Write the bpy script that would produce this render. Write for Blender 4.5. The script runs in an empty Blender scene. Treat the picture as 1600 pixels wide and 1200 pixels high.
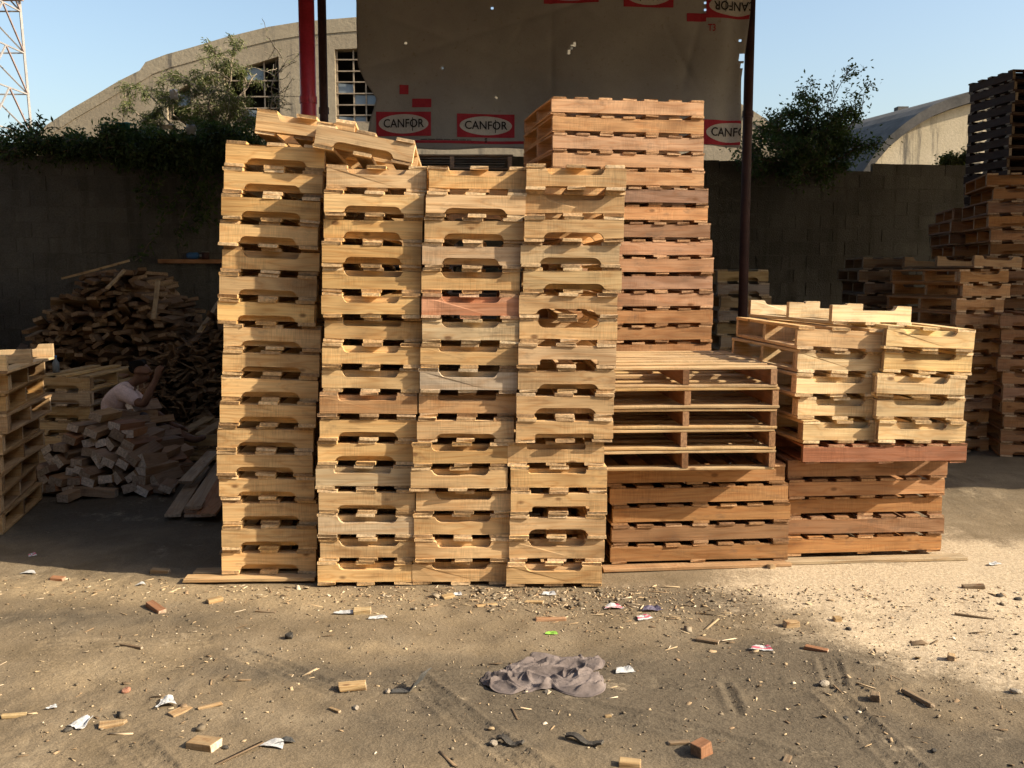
import bpy, bmesh, math, random
import numpy as np
from mathutils import Vector, Matrix

R = math.radians
rng = random.Random(11)
nrng = np.random.default_rng(5)
scn = bpy.context.scene
COL = scn.collection

# ------------------------------------------------------------------ camera
F, TH, CH = 1555.0, R(6.4), 1.75          # focal length in photo pixels, pitch, height
cam_d = bpy.data.cameras.new('camera')
cam_d.sensor_width = 36.0
cam_d.lens = 36.0 * F / 1600.0
cam_d.clip_end = 3000
cam = bpy.data.objects.new('camera', cam_d)
COL.objects.link(cam)
cam.location = (0, 0, CH)
cam.rotation_euler = (R(90) - TH, 0, 0)
scn.camera = cam

# ------------------------------------------------------------------ light
SUN_EL, SUN_AZ = R(32), R(104.5)             # azimuth clockwise from +Y
sdir = Vector((math.sin(SUN_AZ) * math.cos(SUN_EL), math.cos(SUN_AZ) * math.cos(SUN_EL), math.sin(SUN_EL)))
world = bpy.data.worlds.new('World')
scn.world = world
world.use_nodes = True
wn = world.node_tree
sky = wn.nodes.new('ShaderNodeTexSky')
sky.sky_type = 'NISHITA'
sky.sun_disc = False
sky.sun_elevation = SUN_EL
sky.sun_rotation = SUN_AZ
sky.air_density = 1.2
sky.dust_density = 2.6
sky.ozone_density = 1.3
bg = wn.nodes['Background']
bg.inputs['Strength'].default_value = 0.125
wn.links.new(sky.outputs[0], bg.inputs['Color'])
sun_d = bpy.data.lights.new('sun', 'SUN')
sun_d.energy = 5.0
sun_d.angle = R(0.55)
sun_d.color = (1.0, 0.87, 0.68)
sun = bpy.data.objects.new('sun', sun_d)
COL.objects.link(sun)
sun.location = (20, -10, 20)
sun.rotation_euler = sdir.to_track_quat('Z', 'Y').to_euler()
scn.view_settings.view_transform = 'Standard'
scn.view_settings.look = 'None'
scn.view_settings.exposure = 0.80
scn.view_settings.gamma = 1
scn.view_settings.use_curve_mapping = False
scn.cycles.use_denoising = True
scn.cycles.use_adaptive_sampling = True
scn.cycles.adaptive_threshold = 0.02
scn.cycles.max_bounces = 4
scn.cycles.diffuse_bounces = 3
scn.cycles.glossy_bounces = 2
scn.cycles.transparent_max_bounces = 4


# ------------------------------------------------------------------ helpers
def ray(px, py):
    cx, cy = (px - 800) / F, (600 - py) / F
    return Vector((cx, math.cos(TH) + cy * math.sin(TH), -math.sin(TH) + cy * math.cos(TH)))


def P(px, py, Y):                          # world point at distance Y that shows at that photo pixel
    d = ray(px, py)
    t = Y / d.y
    return Vector((d.x * t, Y, CH + d.z * t))


def G(px, py):                             # point on the ground
    d = ray(px, py)
    t = -CH / d.z
    return Vector((d.x * t, d.y * t, 0))


def link(o):
    COL.objects.link(o)
    return o


def mesh_obj(name, verts, faces, mat, parent=None, smooth=False):
    me = bpy.data.meshes.new(name)
    me.from_pydata([tuple(v) for v in verts], [], [tuple(f) for f in faces])
    if mat:
        me.materials.append(mat)
    if smooth:
        me.polygons.foreach_set('use_smooth', [True] * len(me.polygons))
    me.update()
    o = link(bpy.data.objects.new(name, me))
    o.parent = parent
    return o


def inst(name, me, parent=None, loc=(0, 0, 0), rot=(0, 0, 0), color=None):
    o = bpy.data.objects.new(name, me)
    COL.objects.link(o)
    o.parent = parent
    o.location = loc
    o.rotation_euler = rot
    if color:
        o.color = (color[0], color[1], color[2], 1)
    return o


def tag(o, label, cat, group=None, kind=None):
    o['label'] = label
    o['category'] = cat
    if group:
        o['group'] = group
    if kind:
        o['kind'] = kind
    return o


def empty(name, loc, rot=(0, 0, 0)):
    o = bpy.data.objects.new(name, None)
    o.empty_display_size = 0.1
    COL.objects.link(o)
    o.location = loc
    o.rotation_euler = rot
    return o


class MB:
    """collects shapes into one mesh"""
    def __init__(self):
        self.v, self.f = [], []

    def box(self, c, s, M=None):
        b = len(self.v)
        for dx in (-.5, .5):
            for dy in (-.5, .5):
                for dz in (-.5, .5):
                    p = Vector((dx * s[0], dy * s[1], dz * s[2]))
                    if M is not None:
                        p = M @ p
                    self.v.append(tuple(p + Vector(c)))
        for q in ((0, 1, 3, 2), (4, 6, 7, 5), (0, 4, 5, 1), (2, 3, 7, 6), (0, 2, 6, 4), (1, 5, 7, 3)):
            self.f.append(tuple(b + i for i in q))
        return self

    def bar(self, a, b_, w, h=None):
        a, b_ = Vector(a), Vector(b_)
        d = b_ - a
        M = d.to_track_quat('X', 'Z').to_matrix()
        return self.box((a + b_) / 2, (d.length, w, h or w), M)

    def tube(self, pts, radii, n=6, caps=True):
        pts = [Vector(p) for p in pts]
        b = len(self.v)
        for i, p in enumerate(pts):
            d = (pts[min(i + 1, len(pts) - 1)] - pts[max(i - 1, 0)])
            q = d.to_track_quat('Z', 'Y').to_matrix()
            for k in range(n):
                a = 2 * math.pi * k / n
                self.v.append(tuple(p + q @ Vector((math.cos(a), math.sin(a), 0)) * radii[i]))
        for i in range(len(pts) - 1):
            for k in range(n):
                self.f.append((b + i * n + k, b + i * n + (k + 1) % n, b + (i + 1) * n + (k + 1) % n, b + (i + 1) * n + k))
        if caps:
            self.f.append(tuple(b + k for k in range(n))[::-1])
            self.f.append(tuple(b + (len(pts) - 1) * n + k for k in range(n)))
        return self

    def build(self, name, mat, parent=None, smooth=False):
        return mesh_obj(name, self.v, self.f, mat, parent, smooth)


# value noise, also used for the ground relief
_tab = nrng.random((256, 256))


def vnoise(x, y, s):
    x = np.asarray(x, float) / s + 37.3
    y = np.asarray(y, float) / s + 11.9
    xi, yi = np.floor(x).astype(int), np.floor(y).astype(int)
    u, v = x - xi, y - yi
    u, v = u * u * (3 - 2 * u), v * v * (3 - 2 * v)
    a, b = _tab[xi & 255, yi & 255], _tab[(xi + 1) & 255, yi & 255]
    c, d = _tab[xi & 255, (yi + 1) & 255], _tab[(xi + 1) & 255, (yi + 1) & 255]
    return (a * (1 - u) + b * u) * (1 - v) + (c * (1 - u) + d * u) * v - 0.5


# ------------------------------------------------------------------ materials
class NT:
    def __init__(self, name):
        self.m = bpy.data.materials.new(name)
        self.m.use_nodes = True
        self.t = self.m.node_tree
        self.b = self.t.nodes['Principled BSDF']

    def n(self, typ, **kw):
        nd = self.t.nodes.new('ShaderNode' + typ)
        for k, v in kw.items():
            if k.startswith('i_'):
                key = k[2:]
                nd.inputs[int(key) if key.isdigit() else key].default_value = v
            else:
                setattr(nd, k, v)
        return nd

    def l(self, a, b):
        self.t.links.new(a, b)

    def math(self, op, a, b=None, clamp=False):
        nd = self.n('Math', operation=op, use_clamp=clamp)
        for i, x in enumerate((a, b)):
            if x is None:
                continue
            if isinstance(x, (int, float)):
                nd.inputs[i].default_value = x
            else:
                self.l(x, nd.inputs[i])
        return nd.outputs[0]

    def ramp(self, fac, stops):
        nd = self.n('ValToRGB')
        el = nd.color_ramp.elements
        while len(el) < len(stops):
            el.new(0.5)
        for e, (p, c) in zip(el, stops):
            e.position = p
            e.color = (c, c, c, 1) if isinstance(c, (int, float)) else (*c, 1)
        self.l(fac, nd.inputs[0])
        return nd.outputs[0]

    def mix(self, fac, a, b, blend='MIX'):
        nd = self.n('Mix', data_type='RGBA', blend_type=blend)
        for i, x in ((0, fac), (6, a), (7, b)):
            if isinstance(x, (int, float)):
                nd.inputs[i].default_value = x
            elif isinstance(x, tuple):
                nd.inputs[i].default_value = (*x, 1)
            else:
                self.l(x, nd.inputs[i])
        return nd.outputs[2]

    def vec(self, src, scale=(1, 1, 1), loc=(0, 0, 0)):
        nd = self.n('Mapping')
        nd.inputs['Scale'].default_value = scale
        nd.inputs['Location'].default_value = loc
        self.l(src, nd.inputs[0])
        return nd.outputs[0]

    def noise(self, v, scale, detail=4, rough=.55, dist=0):
        nd = self.n('TexNoise')
        nd.inputs['Scale'].default_value = scale
        nd.inputs['Detail'].default_value = detail
        nd.inputs['Roughness'].default_value = rough
        nd.inputs['Distortion'].default_value = dist
        if v is not None:
            self.l(v, nd.inputs['Vector'])
        return nd.outputs[0]

    def bump(self, h, strength, dist):
        nd = self.n('Bump')
        nd.inputs['Strength'].default_value = strength
        nd.inputs['Distance'].default_value = dist
        self.l(h, nd.inputs['Height'])
        self.l(nd.outputs[0], self.b.inputs['Normal'])

    def done(self, col, rough=.8, spec=.3):
        if isinstance(col, tuple):
            self.b.inputs['Base Color'].default_value = (*col, 1)
        else:
            self.l(col, self.b.inputs['Base Color'])
        if isinstance(rough, (int, float)):
            self.b.inputs['Roughness'].default_value = rough
        else:
            self.l(rough, self.b.inputs['Roughness'])
        self.b.inputs['Specular IOR Level'].default_value = spec
        return self.m


def wood_material(name, end_tint=(.74, .60, .42), dirt=.35, endk=.5):
    m = NT(name)
    tc = m.n('TexCoord')
    oi = m.n('ObjectInfo')
    off = m.n('VectorMath', operation='SCALE')
    off.inputs[0].default_value = (41.0, 23.0, 17.0)
    m.l(oi.outputs['Random'], off.inputs['Scale'])
    add = m.n('VectorMath', operation='ADD')
    m.l(tc.outputs['Object'], add.inputs[0])
    m.l(off.outputs[0], add.inputs[1])
    co = add.outputs[0]
    # knots
    vo = m.n('TexVoronoi', i_Scale=1.0)
    m.l(m.vec(co, (4.2, 7.5, 7.5)), vo.inputs['Vector'])
    kd = vo.outputs['Distance']
    knot = m.ramp(kd, [(0.06, 1.0), (0.12, 0.0)])
    halo = m.ramp(kd, [(0.05, 1.0), (0.34, 0.0)])
    # growth rings
    n1 = m.noise(m.vec(co, (0.75, 7, 7)), 2.0, 1, .5)
    rings = m.math('ADD', m.math('MULTIPLY', n1, 11), m.math('MULTIPLY', halo, 1.6))
    rings = m.math('PINGPONG', rings, 1.0)
    rings = m.ramp(rings, [(0.0, 1.0), (0.35, .35), (1.0, 0.0)])
    fib = m.noise(m.vec(co, (3, 110, 110)), 1.0, 2, .6)
    saw = m.noise(m.vec(co, (170, 3, 14)), 1.0, 1, .5)
    sawm = m.ramp(m.noise(m.vec(co, (1.1, 1, 1)), 3, 1), [(.48, 0), (.6, 1)])
    big = m.noise(m.vec(co, (1.6, 4, 4)), 2.2, 1, .6)
    c = m.mix(m.math('MULTIPLY', rings, .52), oi.outputs['Color'],
              m.mix(1.0, oi.outputs['Color'], (.74, .54, .36), 'MULTIPLY'))
    c = m.mix(1.0, c, m.ramp(fib, [(.25, .80), (.75, 1.12)]), 'MULTIPLY')
    c = m.mix(m.math('MULTIPLY', sawm, .8), c, m.mix(1.0, c, m.ramp(saw, [(.3, .78), (.7, 1.1)]), 'MULTIPLY'))
    c = m.mix(1.0, c, m.ramp(big, [(.25, (.70, .66, .62)), (.5, 1.0), (.8, (1.08, 1.06, 1.02))]), 'MULTIPLY')
    # handling dirt, scuffs
    dn = m.noise(m.vec(co, (3, 6, 6), (4, 1, 2)), 3.0, 3, .7)
    c = m.mix(m.math('MULTIPLY', m.ramp(dn, [(.56, 0), (.75, 1)]), dirt), c, (.10, .075, .055))
    ck = m.noise(m.vec(co, (1.3, 34, 34), (7, 3, 9)), 1.0, 1, .5)
    c = m.mix(m.math('MULTIPLY', m.ramp(ck, [(.74, 0), (.79, 1)]), .6), c, (.09, .05, .025))
    c = m.mix(m.math('MULTIPLY', knot, .75), c, (.13, .055, .02))
    # end grain
    ge = m.n('NewGeometry')
    vt = m.n('VectorTransform', vector_type='NORMAL', convert_from='WORLD', convert_to='OBJECT')
    m.l(ge.outputs['Normal'], vt.inputs[0])
    sx = m.n('SeparateXYZ')
    m.l(vt.outputs[0], sx.inputs[0])
    endm = m.math('GREATER_THAN', m.math('ABSOLUTE', sx.outputs[0]), .85)
    en = m.noise(m.vec(co, (20, 60, 60)), 1.0, 1, .65)
    ec = m.mix(1.0, m.mix(endk, oi.outputs['Color'], end_tint), m.ramp(en, [(.3, .62), (.7, 1.08)]), 'MULTIPLY')
    rv_ = m.math('FRACT', m.math('MULTIPLY', oi.outputs['Random'], 17.3))
    ec = m.mix(1.0, ec, m.ramp(rv_, [(0, (.42, .34, .27)), (.45, (.80, .72, .62)), (1, (1.08, 1.06, 1.02))]), 'MULTIPLY')
    c = m.mix(endm, c, ec)
    m.bump(fib, .45, .004)
    return m.done(c, m.ramp(fib, [(.3, .62), (.7, .82)]), .25)


def noise_mat(name, c1, c2, scale=6, detail=5, rough=.85, stretch=(1, 1, 1), bump=.4, bdist=.01, lo=.35, hi=.65, spec=.3):
    m = NT(name)
    tc = m.n('TexCoord')
    v = m.vec(tc.outputs['Object'], stretch)
    n = m.noise(v, scale, detail, .62)
    c = m.mix(m.ramp(n, [(lo, 0), (hi, 1)]), c1, c2)
    f = m.noise(v, scale * 9, 2, .6)
    c = m.mix(1.0, c, m.ramp(f, [(.3, .86), (.7, 1.1)]), 'MULTIPLY')
    m.bump(f, bump, bdist)
    return m.done(c, rough, spec)


def leaf_mat(name, c1, c2, c3):
    m = NT(name)
    ge = m.n('NewGeometry')
    c = m.ramp(ge.outputs['Random Per Island'], [(0, c1), (.55, c2), (1, c3)])
    tr = m.n('BsdfTranslucent')
    m.l(m.mix(1.0, c, (1.1, 1.25, .5), 'MULTIPLY'), tr.inputs['Color'])
    mx = m.n('MixShader', i_0=.28)
    m.done(c, .6, .25)
    m.l(m.b.outputs[0], mx.inputs[1])
    m.l(tr.outputs[0], mx.inputs[2])
    m.l(mx.outputs[0], m.t.nodes['Material Output'].inputs['Surface'])
    return m.m


M_wood = wood_material('pine_wood')
M_redwood = wood_material('red_wood', (.50, .33, .19), .45)
M_scrap = wood_material('scrap_wood', (.72, .64, .54), .5)
M_heap = wood_material('heap_wood', (.82, .74, .64), .35, .9)
M_pile = wood_material('pile_wood', (.40, .29, .19), .5, .6)

# block wall
m = NT('concrete_block')
tc = m.n('TexCoord')
oi = m.n('ObjectInfo')
geo = m.n('NewGeometry')
pos = geo.outputs['Position']
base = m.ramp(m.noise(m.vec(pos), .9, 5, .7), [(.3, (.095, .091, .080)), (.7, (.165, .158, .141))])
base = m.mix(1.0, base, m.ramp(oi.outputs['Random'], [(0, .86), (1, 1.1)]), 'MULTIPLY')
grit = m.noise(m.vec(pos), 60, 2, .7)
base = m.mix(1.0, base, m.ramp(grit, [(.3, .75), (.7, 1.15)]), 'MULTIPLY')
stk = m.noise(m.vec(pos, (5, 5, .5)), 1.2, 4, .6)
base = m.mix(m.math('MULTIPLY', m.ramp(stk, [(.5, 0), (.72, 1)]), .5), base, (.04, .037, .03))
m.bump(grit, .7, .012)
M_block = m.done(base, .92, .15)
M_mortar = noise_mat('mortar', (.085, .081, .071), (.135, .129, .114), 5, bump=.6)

# plaster of the halls: tan, with dark run-off stains under the edge
def plaster(name, a, b, stain, amt):
    m = NT(name)
    ge = m.n('NewGeometry')
    p = ge.outputs['Position']
    c = m.mix(m.ramp(m.noise(m.vec(p), .45, 6, .65), [(.35, 0), (.68, 1)]), a, b)
    st = m.noise(m.vec(p, (2.6, 2.6, .22)), 1.5, 5, .65)
    c = m.mix(m.math('MULTIPLY', m.ramp(st, [(.54, 0), (.68, 1)]), amt), c, stain)
    f = m.noise(m.vec(p), 12, 5, .7)
    c = m.mix(1.0, c, m.ramp(f, [(.3, .85), (.7, 1.1)]), 'MULTIPLY')
    m.bump(f, .4, .03)
    return m.done(c, .9, .2)


M_plaster = plaster('weathered_plaster', (.255, .205, .138), (.35, .29, .20), (.11, .095, .075), .75)
M_plaster2 = plaster('stained_plaster', (.46, .38, .25), (.55, .46, .32), (.10, .09, .075), .85)
M_parapet = plaster('parapet_concrete', (.28, .23, .155), (.36, .30, .21), (.07, .065, .06), .8)
M_hallroof = noise_mat('grey_concrete_roof', (.06, .056, .05), (.11, .10, .088), 1.5, 6, .9)
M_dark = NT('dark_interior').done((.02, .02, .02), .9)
M_pane = NT('dusty_glass').done((.16, .19, .21), .35, .5)
M_steelframe = noise_mat('window_steel', (.20, .155, .11), (.30, .24, .17), 9)
M_redpaint = noise_mat('red_paint', (.34, .018, .035), (.42, .03, .05), 5, rough=.42, bump=.15, bdist=.003, spec=.5)
M_darkpaint = noise_mat('maroon_primer', (.045, .022, .022), (.075, .035, .03), 5, rough=.6, bump=.2, bdist=.003)
M_tin = noise_mat('rusty_tin', (.22, .20, .19), (.20, .11, .06), 2.2, 5, .6)
M_galv = noise_mat('galvanised_steel', (.25, .235, .22), (.36, .335, .31), 2, rough=.55, bump=.1)
M_tower_red = noise_mat('faded_red_steel', (.28, .20, .175), (.36, .27, .24), 2, rough=.6, bump=.1)
M_bark = noise_mat('bark', (.13, .10, .07), (.24, .19, .14), 14, stretch=(1, 1, .3))
M_twig = noise_mat('dry_twig', (.26, .21, .15), (.38, .31, .23), 14)
M_leaf_light = leaf_mat('feathery_leaf', (.10, .12, .045), (.15, .17, .065), (.24, .24, .11))
M_leaf_dark = leaf_mat('creeper_leaf', (.045, .075, .03), (.07, .11, .042), (.11, .155, .06))
M_leaf_mid = leaf_mat('shrub_leaf', (.055, .095, .04), (.085, .135, .055), (.13, .18, .075))


# ------------------------------------------------------------------ ground
def gauss(x, y, c, sx, sy, ang=0):
    dx, dy = x - c[0], y - c[1]
    ca, sa = math.cos(ang), math.sin(ang)
    u, v = dx * ca + dy * sa, -dx * sa + dy * ca
    return np.exp(-(u / sx) ** 2 - (v / sy) ** 2)


TRACKS = [((640, 1052), (775, 1158), .115, 4), ((770, 1152), (930, 1270), .115, 4), ((1290, 1075), (1470, 1240), .12, 4), ((1020, 1060), (1300, 1070), .13, 4), ((1290, 1069), (1440, 1078), .13, 4),
          ((520, 1072), (800, 1050), .12, 3), ((1294, 1026), (1306, 1066), .10, 3), ((370, 1022), (520, 1075), .12, 3), ((195, 1155), (270, 1230), .13, 4), ((1130, 1060), (1155, 1110), .05, 1),
          ((60, 1010), (330, 1000), .14, 3), ((900, 1100), (1240, 1180), .12, 3)]


def ground_height(x, y):
    x, y = np.asarray(x, float), np.asarray(y, float)
    h = .030 * vnoise(x, y, .9) + .018 * vnoise(x + 3, y, .31) + .010 * vnoise(x, y + 9, .11)
    rough = np.clip(vnoise(x + 20, y + 4, .8) * 2.2 + .35, .1, 1)
    h = h + rough * (.008 * vnoise(x, y, .05) + .004 * vnoise(x + 5, y, .022))
    for a, b, w, n in TRACKS:
        A, B = G(*a), G(*b)
        d = (B - A)
        L = d.length
        d = d / L
        u = (x - A.x) * d.x + (y - A.y) * d.y
        v = -(x - A.x) * d.y + (y - A.y) * d.x
        inside = (u > 0) & (u < L) & (np.abs(v) < w / 2)
        prof = np.cos(v / w * 2 * math.pi * n)
        tread = np.where(np.cos(u / .028 * 2 * math.pi + np.sign(v) * 1.5) > -.2, 1, .25)
        h = h - inside * (.003 + .0075 * np.clip(prof, -.3, 1) * tread)
        h = h + .005 * np.exp(-((np.abs(v) - w / 2 - .012) / .012) ** 2) * ((u > 0) & (u < L))
    far = np.clip((np.hypot(x, y - 6) - 9) / 10, 0, 1)
    under = np.exp(-((y - 6.4) / 1.2) ** 4) * np.exp(-((x - .9) / 2.9) ** 6)   # trodden flat under the stacks
    return h * (1 - far) * (1 - .8 * under) - .006


def gz(x, y):
    return float(ground_height(x, y))


xs = np.concatenate([[-400, -150, -60, -30, -18, -12, -9], np.arange(-7, -3.2, .06), np.arange(-3.2, 3.9, .0125), np.arange(3.9, 8, .06),
                     [9, 12, 18, 30, 60, 150, 400]])
ys = np.concatenate([[-60, -20, -8, -2, 0, 1.5, 2.4], np.arange(2.8, 3.2, .05), np.arange(3.2, 5.7, .0125), np.arange(5.7, 8, .035), np.arange(8, 15, .12),
                     [16, 18, 22, 30, 45, 80, 150, 300, 700]])
XX, YY = np.meshgrid(xs, ys, indexing='ij')
ZZ = ground_height(XX, YY)
nx, ny = XX.shape
me = bpy.data.meshes.new('ground')
co = np.stack([XX, YY, ZZ], -1).reshape(-1, 3)
idx = np.arange(nx * ny).reshape(nx, ny)
q = np.stack([idx[:-1, :-1], idx[1:, :-1], idx[1:, 1:], idx[:-1, 1:]], -1).reshape(-1, 4)
me.vertices.add(len(co))
me.vertices.foreach_set('co', co.astype(np.float32).ravel())
me.loops.add(q.size)
me.loops.foreach_set('vertex_index', q.ravel().astype(np.int32))
me.polygons.add(len(q))
me.polygons.foreach_set('loop_start', np.arange(0, q.size, 4, dtype=np.int32))
me.polygons.foreach_set('use_smooth', np.ones(len(q), dtype=bool))
me.update(calc_edges=True)
# what lies on the earth: sawdust (r), damp dark soil (g), pale trodden strip (b)
saw_m = np.zeros_like(XX)
for px, py, sx, sy, w in ((1330, 905, .75, .30, .8), (1480, 930, .9, .5, 1), (1560, 1010, .55, .45, .9), (1600, 870, .9, .6, .8), (1420, 985, .4, .2, .6),
                          (1180, 880, .3, .12, .5)):
    c = G(px, py)
    saw_m += w * gauss(XX, YY, c, sx, sy)
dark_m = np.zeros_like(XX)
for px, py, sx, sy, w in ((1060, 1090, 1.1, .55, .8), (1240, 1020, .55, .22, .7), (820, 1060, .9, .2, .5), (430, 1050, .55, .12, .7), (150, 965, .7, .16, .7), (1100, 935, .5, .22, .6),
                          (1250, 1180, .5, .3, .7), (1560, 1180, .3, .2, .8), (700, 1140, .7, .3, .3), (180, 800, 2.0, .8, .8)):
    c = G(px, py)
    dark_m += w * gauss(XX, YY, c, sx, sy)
pale_m = np.zeros_like(XX)
for px, py, sx, sy, w in ((430, 930, .9, .22, .8), (130, 915, 1, .2, .8), (640, 960, .7, .2, .5), (150, 1060, .6, .25, .5), (550, 1010, .9, .1, .5)):
    c = G(px, py)
    pale_m += w * gauss(XX, YY, c, sx, sy)
nb = vnoise(XX, YY, .5) * .5 + vnoise(XX, YY, .17) * .4 + vnoise(XX, YY, .06) * .3
attr = me.color_attributes.new('cover', 'FLOAT_COLOR', 'POINT')
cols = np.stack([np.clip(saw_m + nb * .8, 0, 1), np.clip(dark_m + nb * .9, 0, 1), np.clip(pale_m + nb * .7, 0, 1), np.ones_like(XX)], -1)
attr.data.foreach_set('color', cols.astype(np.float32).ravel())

m = NT('yard_earth')
ge = m.n('NewGeometry')
pos = ge.outputs['Position']
at = m.n('VertexColor', layer_name='cover')
sp = m.n('SeparateColor')
m.l(at.outputs[0], sp.inputs[0])
n1 = m.noise(m.vec(pos), 3.0, 4, .68)
n2 = m.noise(m.vec(pos), 42, 3, .7)
n3 = m.noise(m.vec(pos), 160, 1, .7)
c = m.ramp(n1, [(.3, (.158, .119, .072)), (.55, (.207, .159, .101)), (.75, (.255, .202, .132))])
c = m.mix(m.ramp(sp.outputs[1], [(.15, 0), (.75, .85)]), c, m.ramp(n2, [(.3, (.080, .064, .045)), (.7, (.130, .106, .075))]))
c = m.mix(m.ramp(sp.outputs[2], [(.2, 0), (.8, .8)]), c, m.ramp(n2, [(.3, (.27, .20, .115)), (.7, (.38, .29, .175))]))
c = m.mix(m.ramp(m.math('ADD', sp.outputs[0], m.math('MULTIPLY', m.math('SUBTRACT', n2, .5), .5)), [(.25, 0), (.75, 1)]), c,
          m.ramp(n2, [(.3, (.37, .285, .185)), (.7, (.56, .455, .315))]))
c = m.mix(1.0, c, m.ramp(n3, [(.3, .72), (.7, 1.18)]), 'MULTIPLY')
m.bump(n2, .45, .014)
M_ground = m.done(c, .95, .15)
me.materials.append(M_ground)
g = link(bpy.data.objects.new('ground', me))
g['kind'] = 'structure'
g['label'] = 'bare brown earth of the yard, strewn with sawdust and chips'


# ------------------------------------------------------------------ boundary wall of concrete blocks
WA, WB = Vector((-9.0, 12.6, 0)), Vector((11.5, 16.2, 0))
wd = (WB - WA).normalized()
wyaw = math.atan2(wd.y, wd.x)
WL = (WB - WA).length
WH = 3.27
wall = empty('block_wall', WA, (0, 0, wyaw))
tag(wall, 'tall grey concrete block wall in shade behind the stacked pallets', 'wall')
mb = MB()
mb.box((WL / 2, .10, (WH - .02) / 2 - .1), (WL, .17, WH + .18))
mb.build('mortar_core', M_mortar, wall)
bm_blocks = []
for v in range(4):
    r_ = random.Random(v)
    b = MB().box((0, 0, 0), (.388, .06, .186))
    b.v = [(x + r_.uniform(-.004, .004), y + r_.uniform(-.003, .003), z + r_.uniform(-.004, .004)) for x, y, z in b.v]
    me_ = bpy.data.meshes.new('block')
    me_.from_pydata(b.v, [], b.f)
    me_.materials.append(M_block)
    bm_blocks.append(me_)
cand = []
rows = int(WH / .2)
for r_i in range(rows + 1):
    for c_i in range(int(WL / .4) + 1):
        x = c_i * .4 + (.2 if r_i % 2 else 0)
        if x > WL - .2 or x < .2:
            continue
        z = r_i * .2 + .1
        if r_i == rows and (rng.random() < .35):
            continue
        if r_i == rows:
            z -= .03
        w = WA + wd * x
        d = w - cam.location
        px = 800 + F * (w.x) / (w.y * math.cos(TH) - (z - CH) * math.sin(TH))
        py = 600 - F * ((z - CH) * math.cos(TH) + w.y * math.sin(TH)) / (w.y * math.cos(TH) - (z - CH) * math.sin(TH))
        vis = (-20 < px < 350 and py < 440) or (1100 < px < 1390 and py < 520) or (1390 <= px < 1520 and py < 410)
        cand.append((0 if vis else 1, x, z))
cand.sort(key=lambda t: t[0])
rest = MB()
for k, (v, x, z) in enumerate(cand):
    dy = rng.uniform(-.004, .004)
    if k < 300 and v == 0:
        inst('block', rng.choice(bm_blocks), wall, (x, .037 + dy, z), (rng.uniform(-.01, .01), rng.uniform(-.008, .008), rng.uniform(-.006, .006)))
    else:
        rest.box((x, .037 + dy, z), (.388, .06, .186))
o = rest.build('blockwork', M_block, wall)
o['kind'] = 'stuff'


# ------------------------------------------------------------------ shelter posts under an unseen tin roof, added to shade the yard's back
def edge_y(x):
    return 7.15 - .09 * x


def back_y(x):
    return wall_line(x) + float(np.interp(x, [-8, 3.5, 6], [-.15, -.1, .75]))


def roof_z(y):
    return 4.5 + (y - 7) * .18


def wall_line(x):
    return WA.y + (x - WA.x) * wd.y / wd.x


shel = empty('shelter', (4, 10, 0))
tag(shel, 'open shelter on a red and two dark steel posts, tin roof added for shade', 'shelter')
X0, X1 = -7.4, 17.0
v, f = [], []
nxs = 280
for i in range(nxs + 1):
    x = X0 + (X1 - X0) * i / nxs
    for y in (edge_y(x), back_y(x)):
        z = roof_z(y) + .03 * math.cos(i * math.pi / 2)
        v.append((x - 4, y - 10, z))
        v.append((x - 4, y - 10, z + .02))
for i in range(nxs):
    a = i * 4
    b = a + 4
    f += [(a, a + 2, b + 2, b), (a + 1, b + 1, b + 3, a + 3), (a, b, b + 1, a + 1), (a + 2, a + 3, b + 3, b + 2)]
mesh_obj('added_roof_sheet', v, f, M_tin, shel)
# unseen lower sheet, added to block sky light over the man's work place
v, f = [], []
for i in range(81):
    x = -7.6 + 5.7 * i / 80
    for y, z in ((4.7, 4.05), (edge_y(x) + .25, 4.42)):
        z += .03 * math.cos(i * math.pi / 2)
        v += [(x - 4, y - 10, z), (x - 4, y - 10, z + .02)]
for i in range(80):
    a = i * 4
    b = a + 4
    f += [(a, a + 2, b + 2, b), (a + 1, b + 1, b + 3, a + 3), (a, b, b + 1, a + 1), (a + 2, a + 3, b + 3, b + 2)]
mesh_obj('sky_block_sheet', v, f, M_tin, shel)
for y in (4.8,):
    MB().tube([(-7.4 - 4, y - 10, -.05), (-7.4 - 4, y - 10, 4.04)], [.05, .05], 10).build('post', M_darkpaint, shel, True)
def post(px, Y, r, mat, lab, top=6.0):
    p = P(px, 120, Y)
    b = MB().tube([(p.x - 4, Y - 10, -.05), (p.x - 4, Y - 10, 3.0), (p.x - 4, Y - 10, top)], [r, r, r], 20)
    o = b.build('post', mat, shel, True)
    o['label'] = lab
    c = MB().tube([(p.x - 4, Y - 10, 3.28), (p.x - 4, Y - 10, 3.34)], [r + .008, r + .008], 20)
    c.build('collar', mat, o, False)
post(481, 9.3, .072, M_redpaint, 'thick red painted steel post', roof_z(9.3) - .03)
post(505, 9.9, .042, M_darkpaint, 'thin dark steel post', roof_z(9.9) - .03)
post(1170, 10.1, .047, M_darkpaint, 'dark maroon steel post', roof_z(10.1) - .03)
for x, y in ((11.5, 6.6), (16.5, 6.0), (11.5, 14.8), (16.5, 15), (-7.2, 8.8), (-7.2, 12.6)):
    MB().tube([(x - 4, y - 10, -.05), (x - 4, y - 10, roof_z(y) - .03)], [.06, .06], 12).build('post', M_darkpaint, shel, True)
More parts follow.
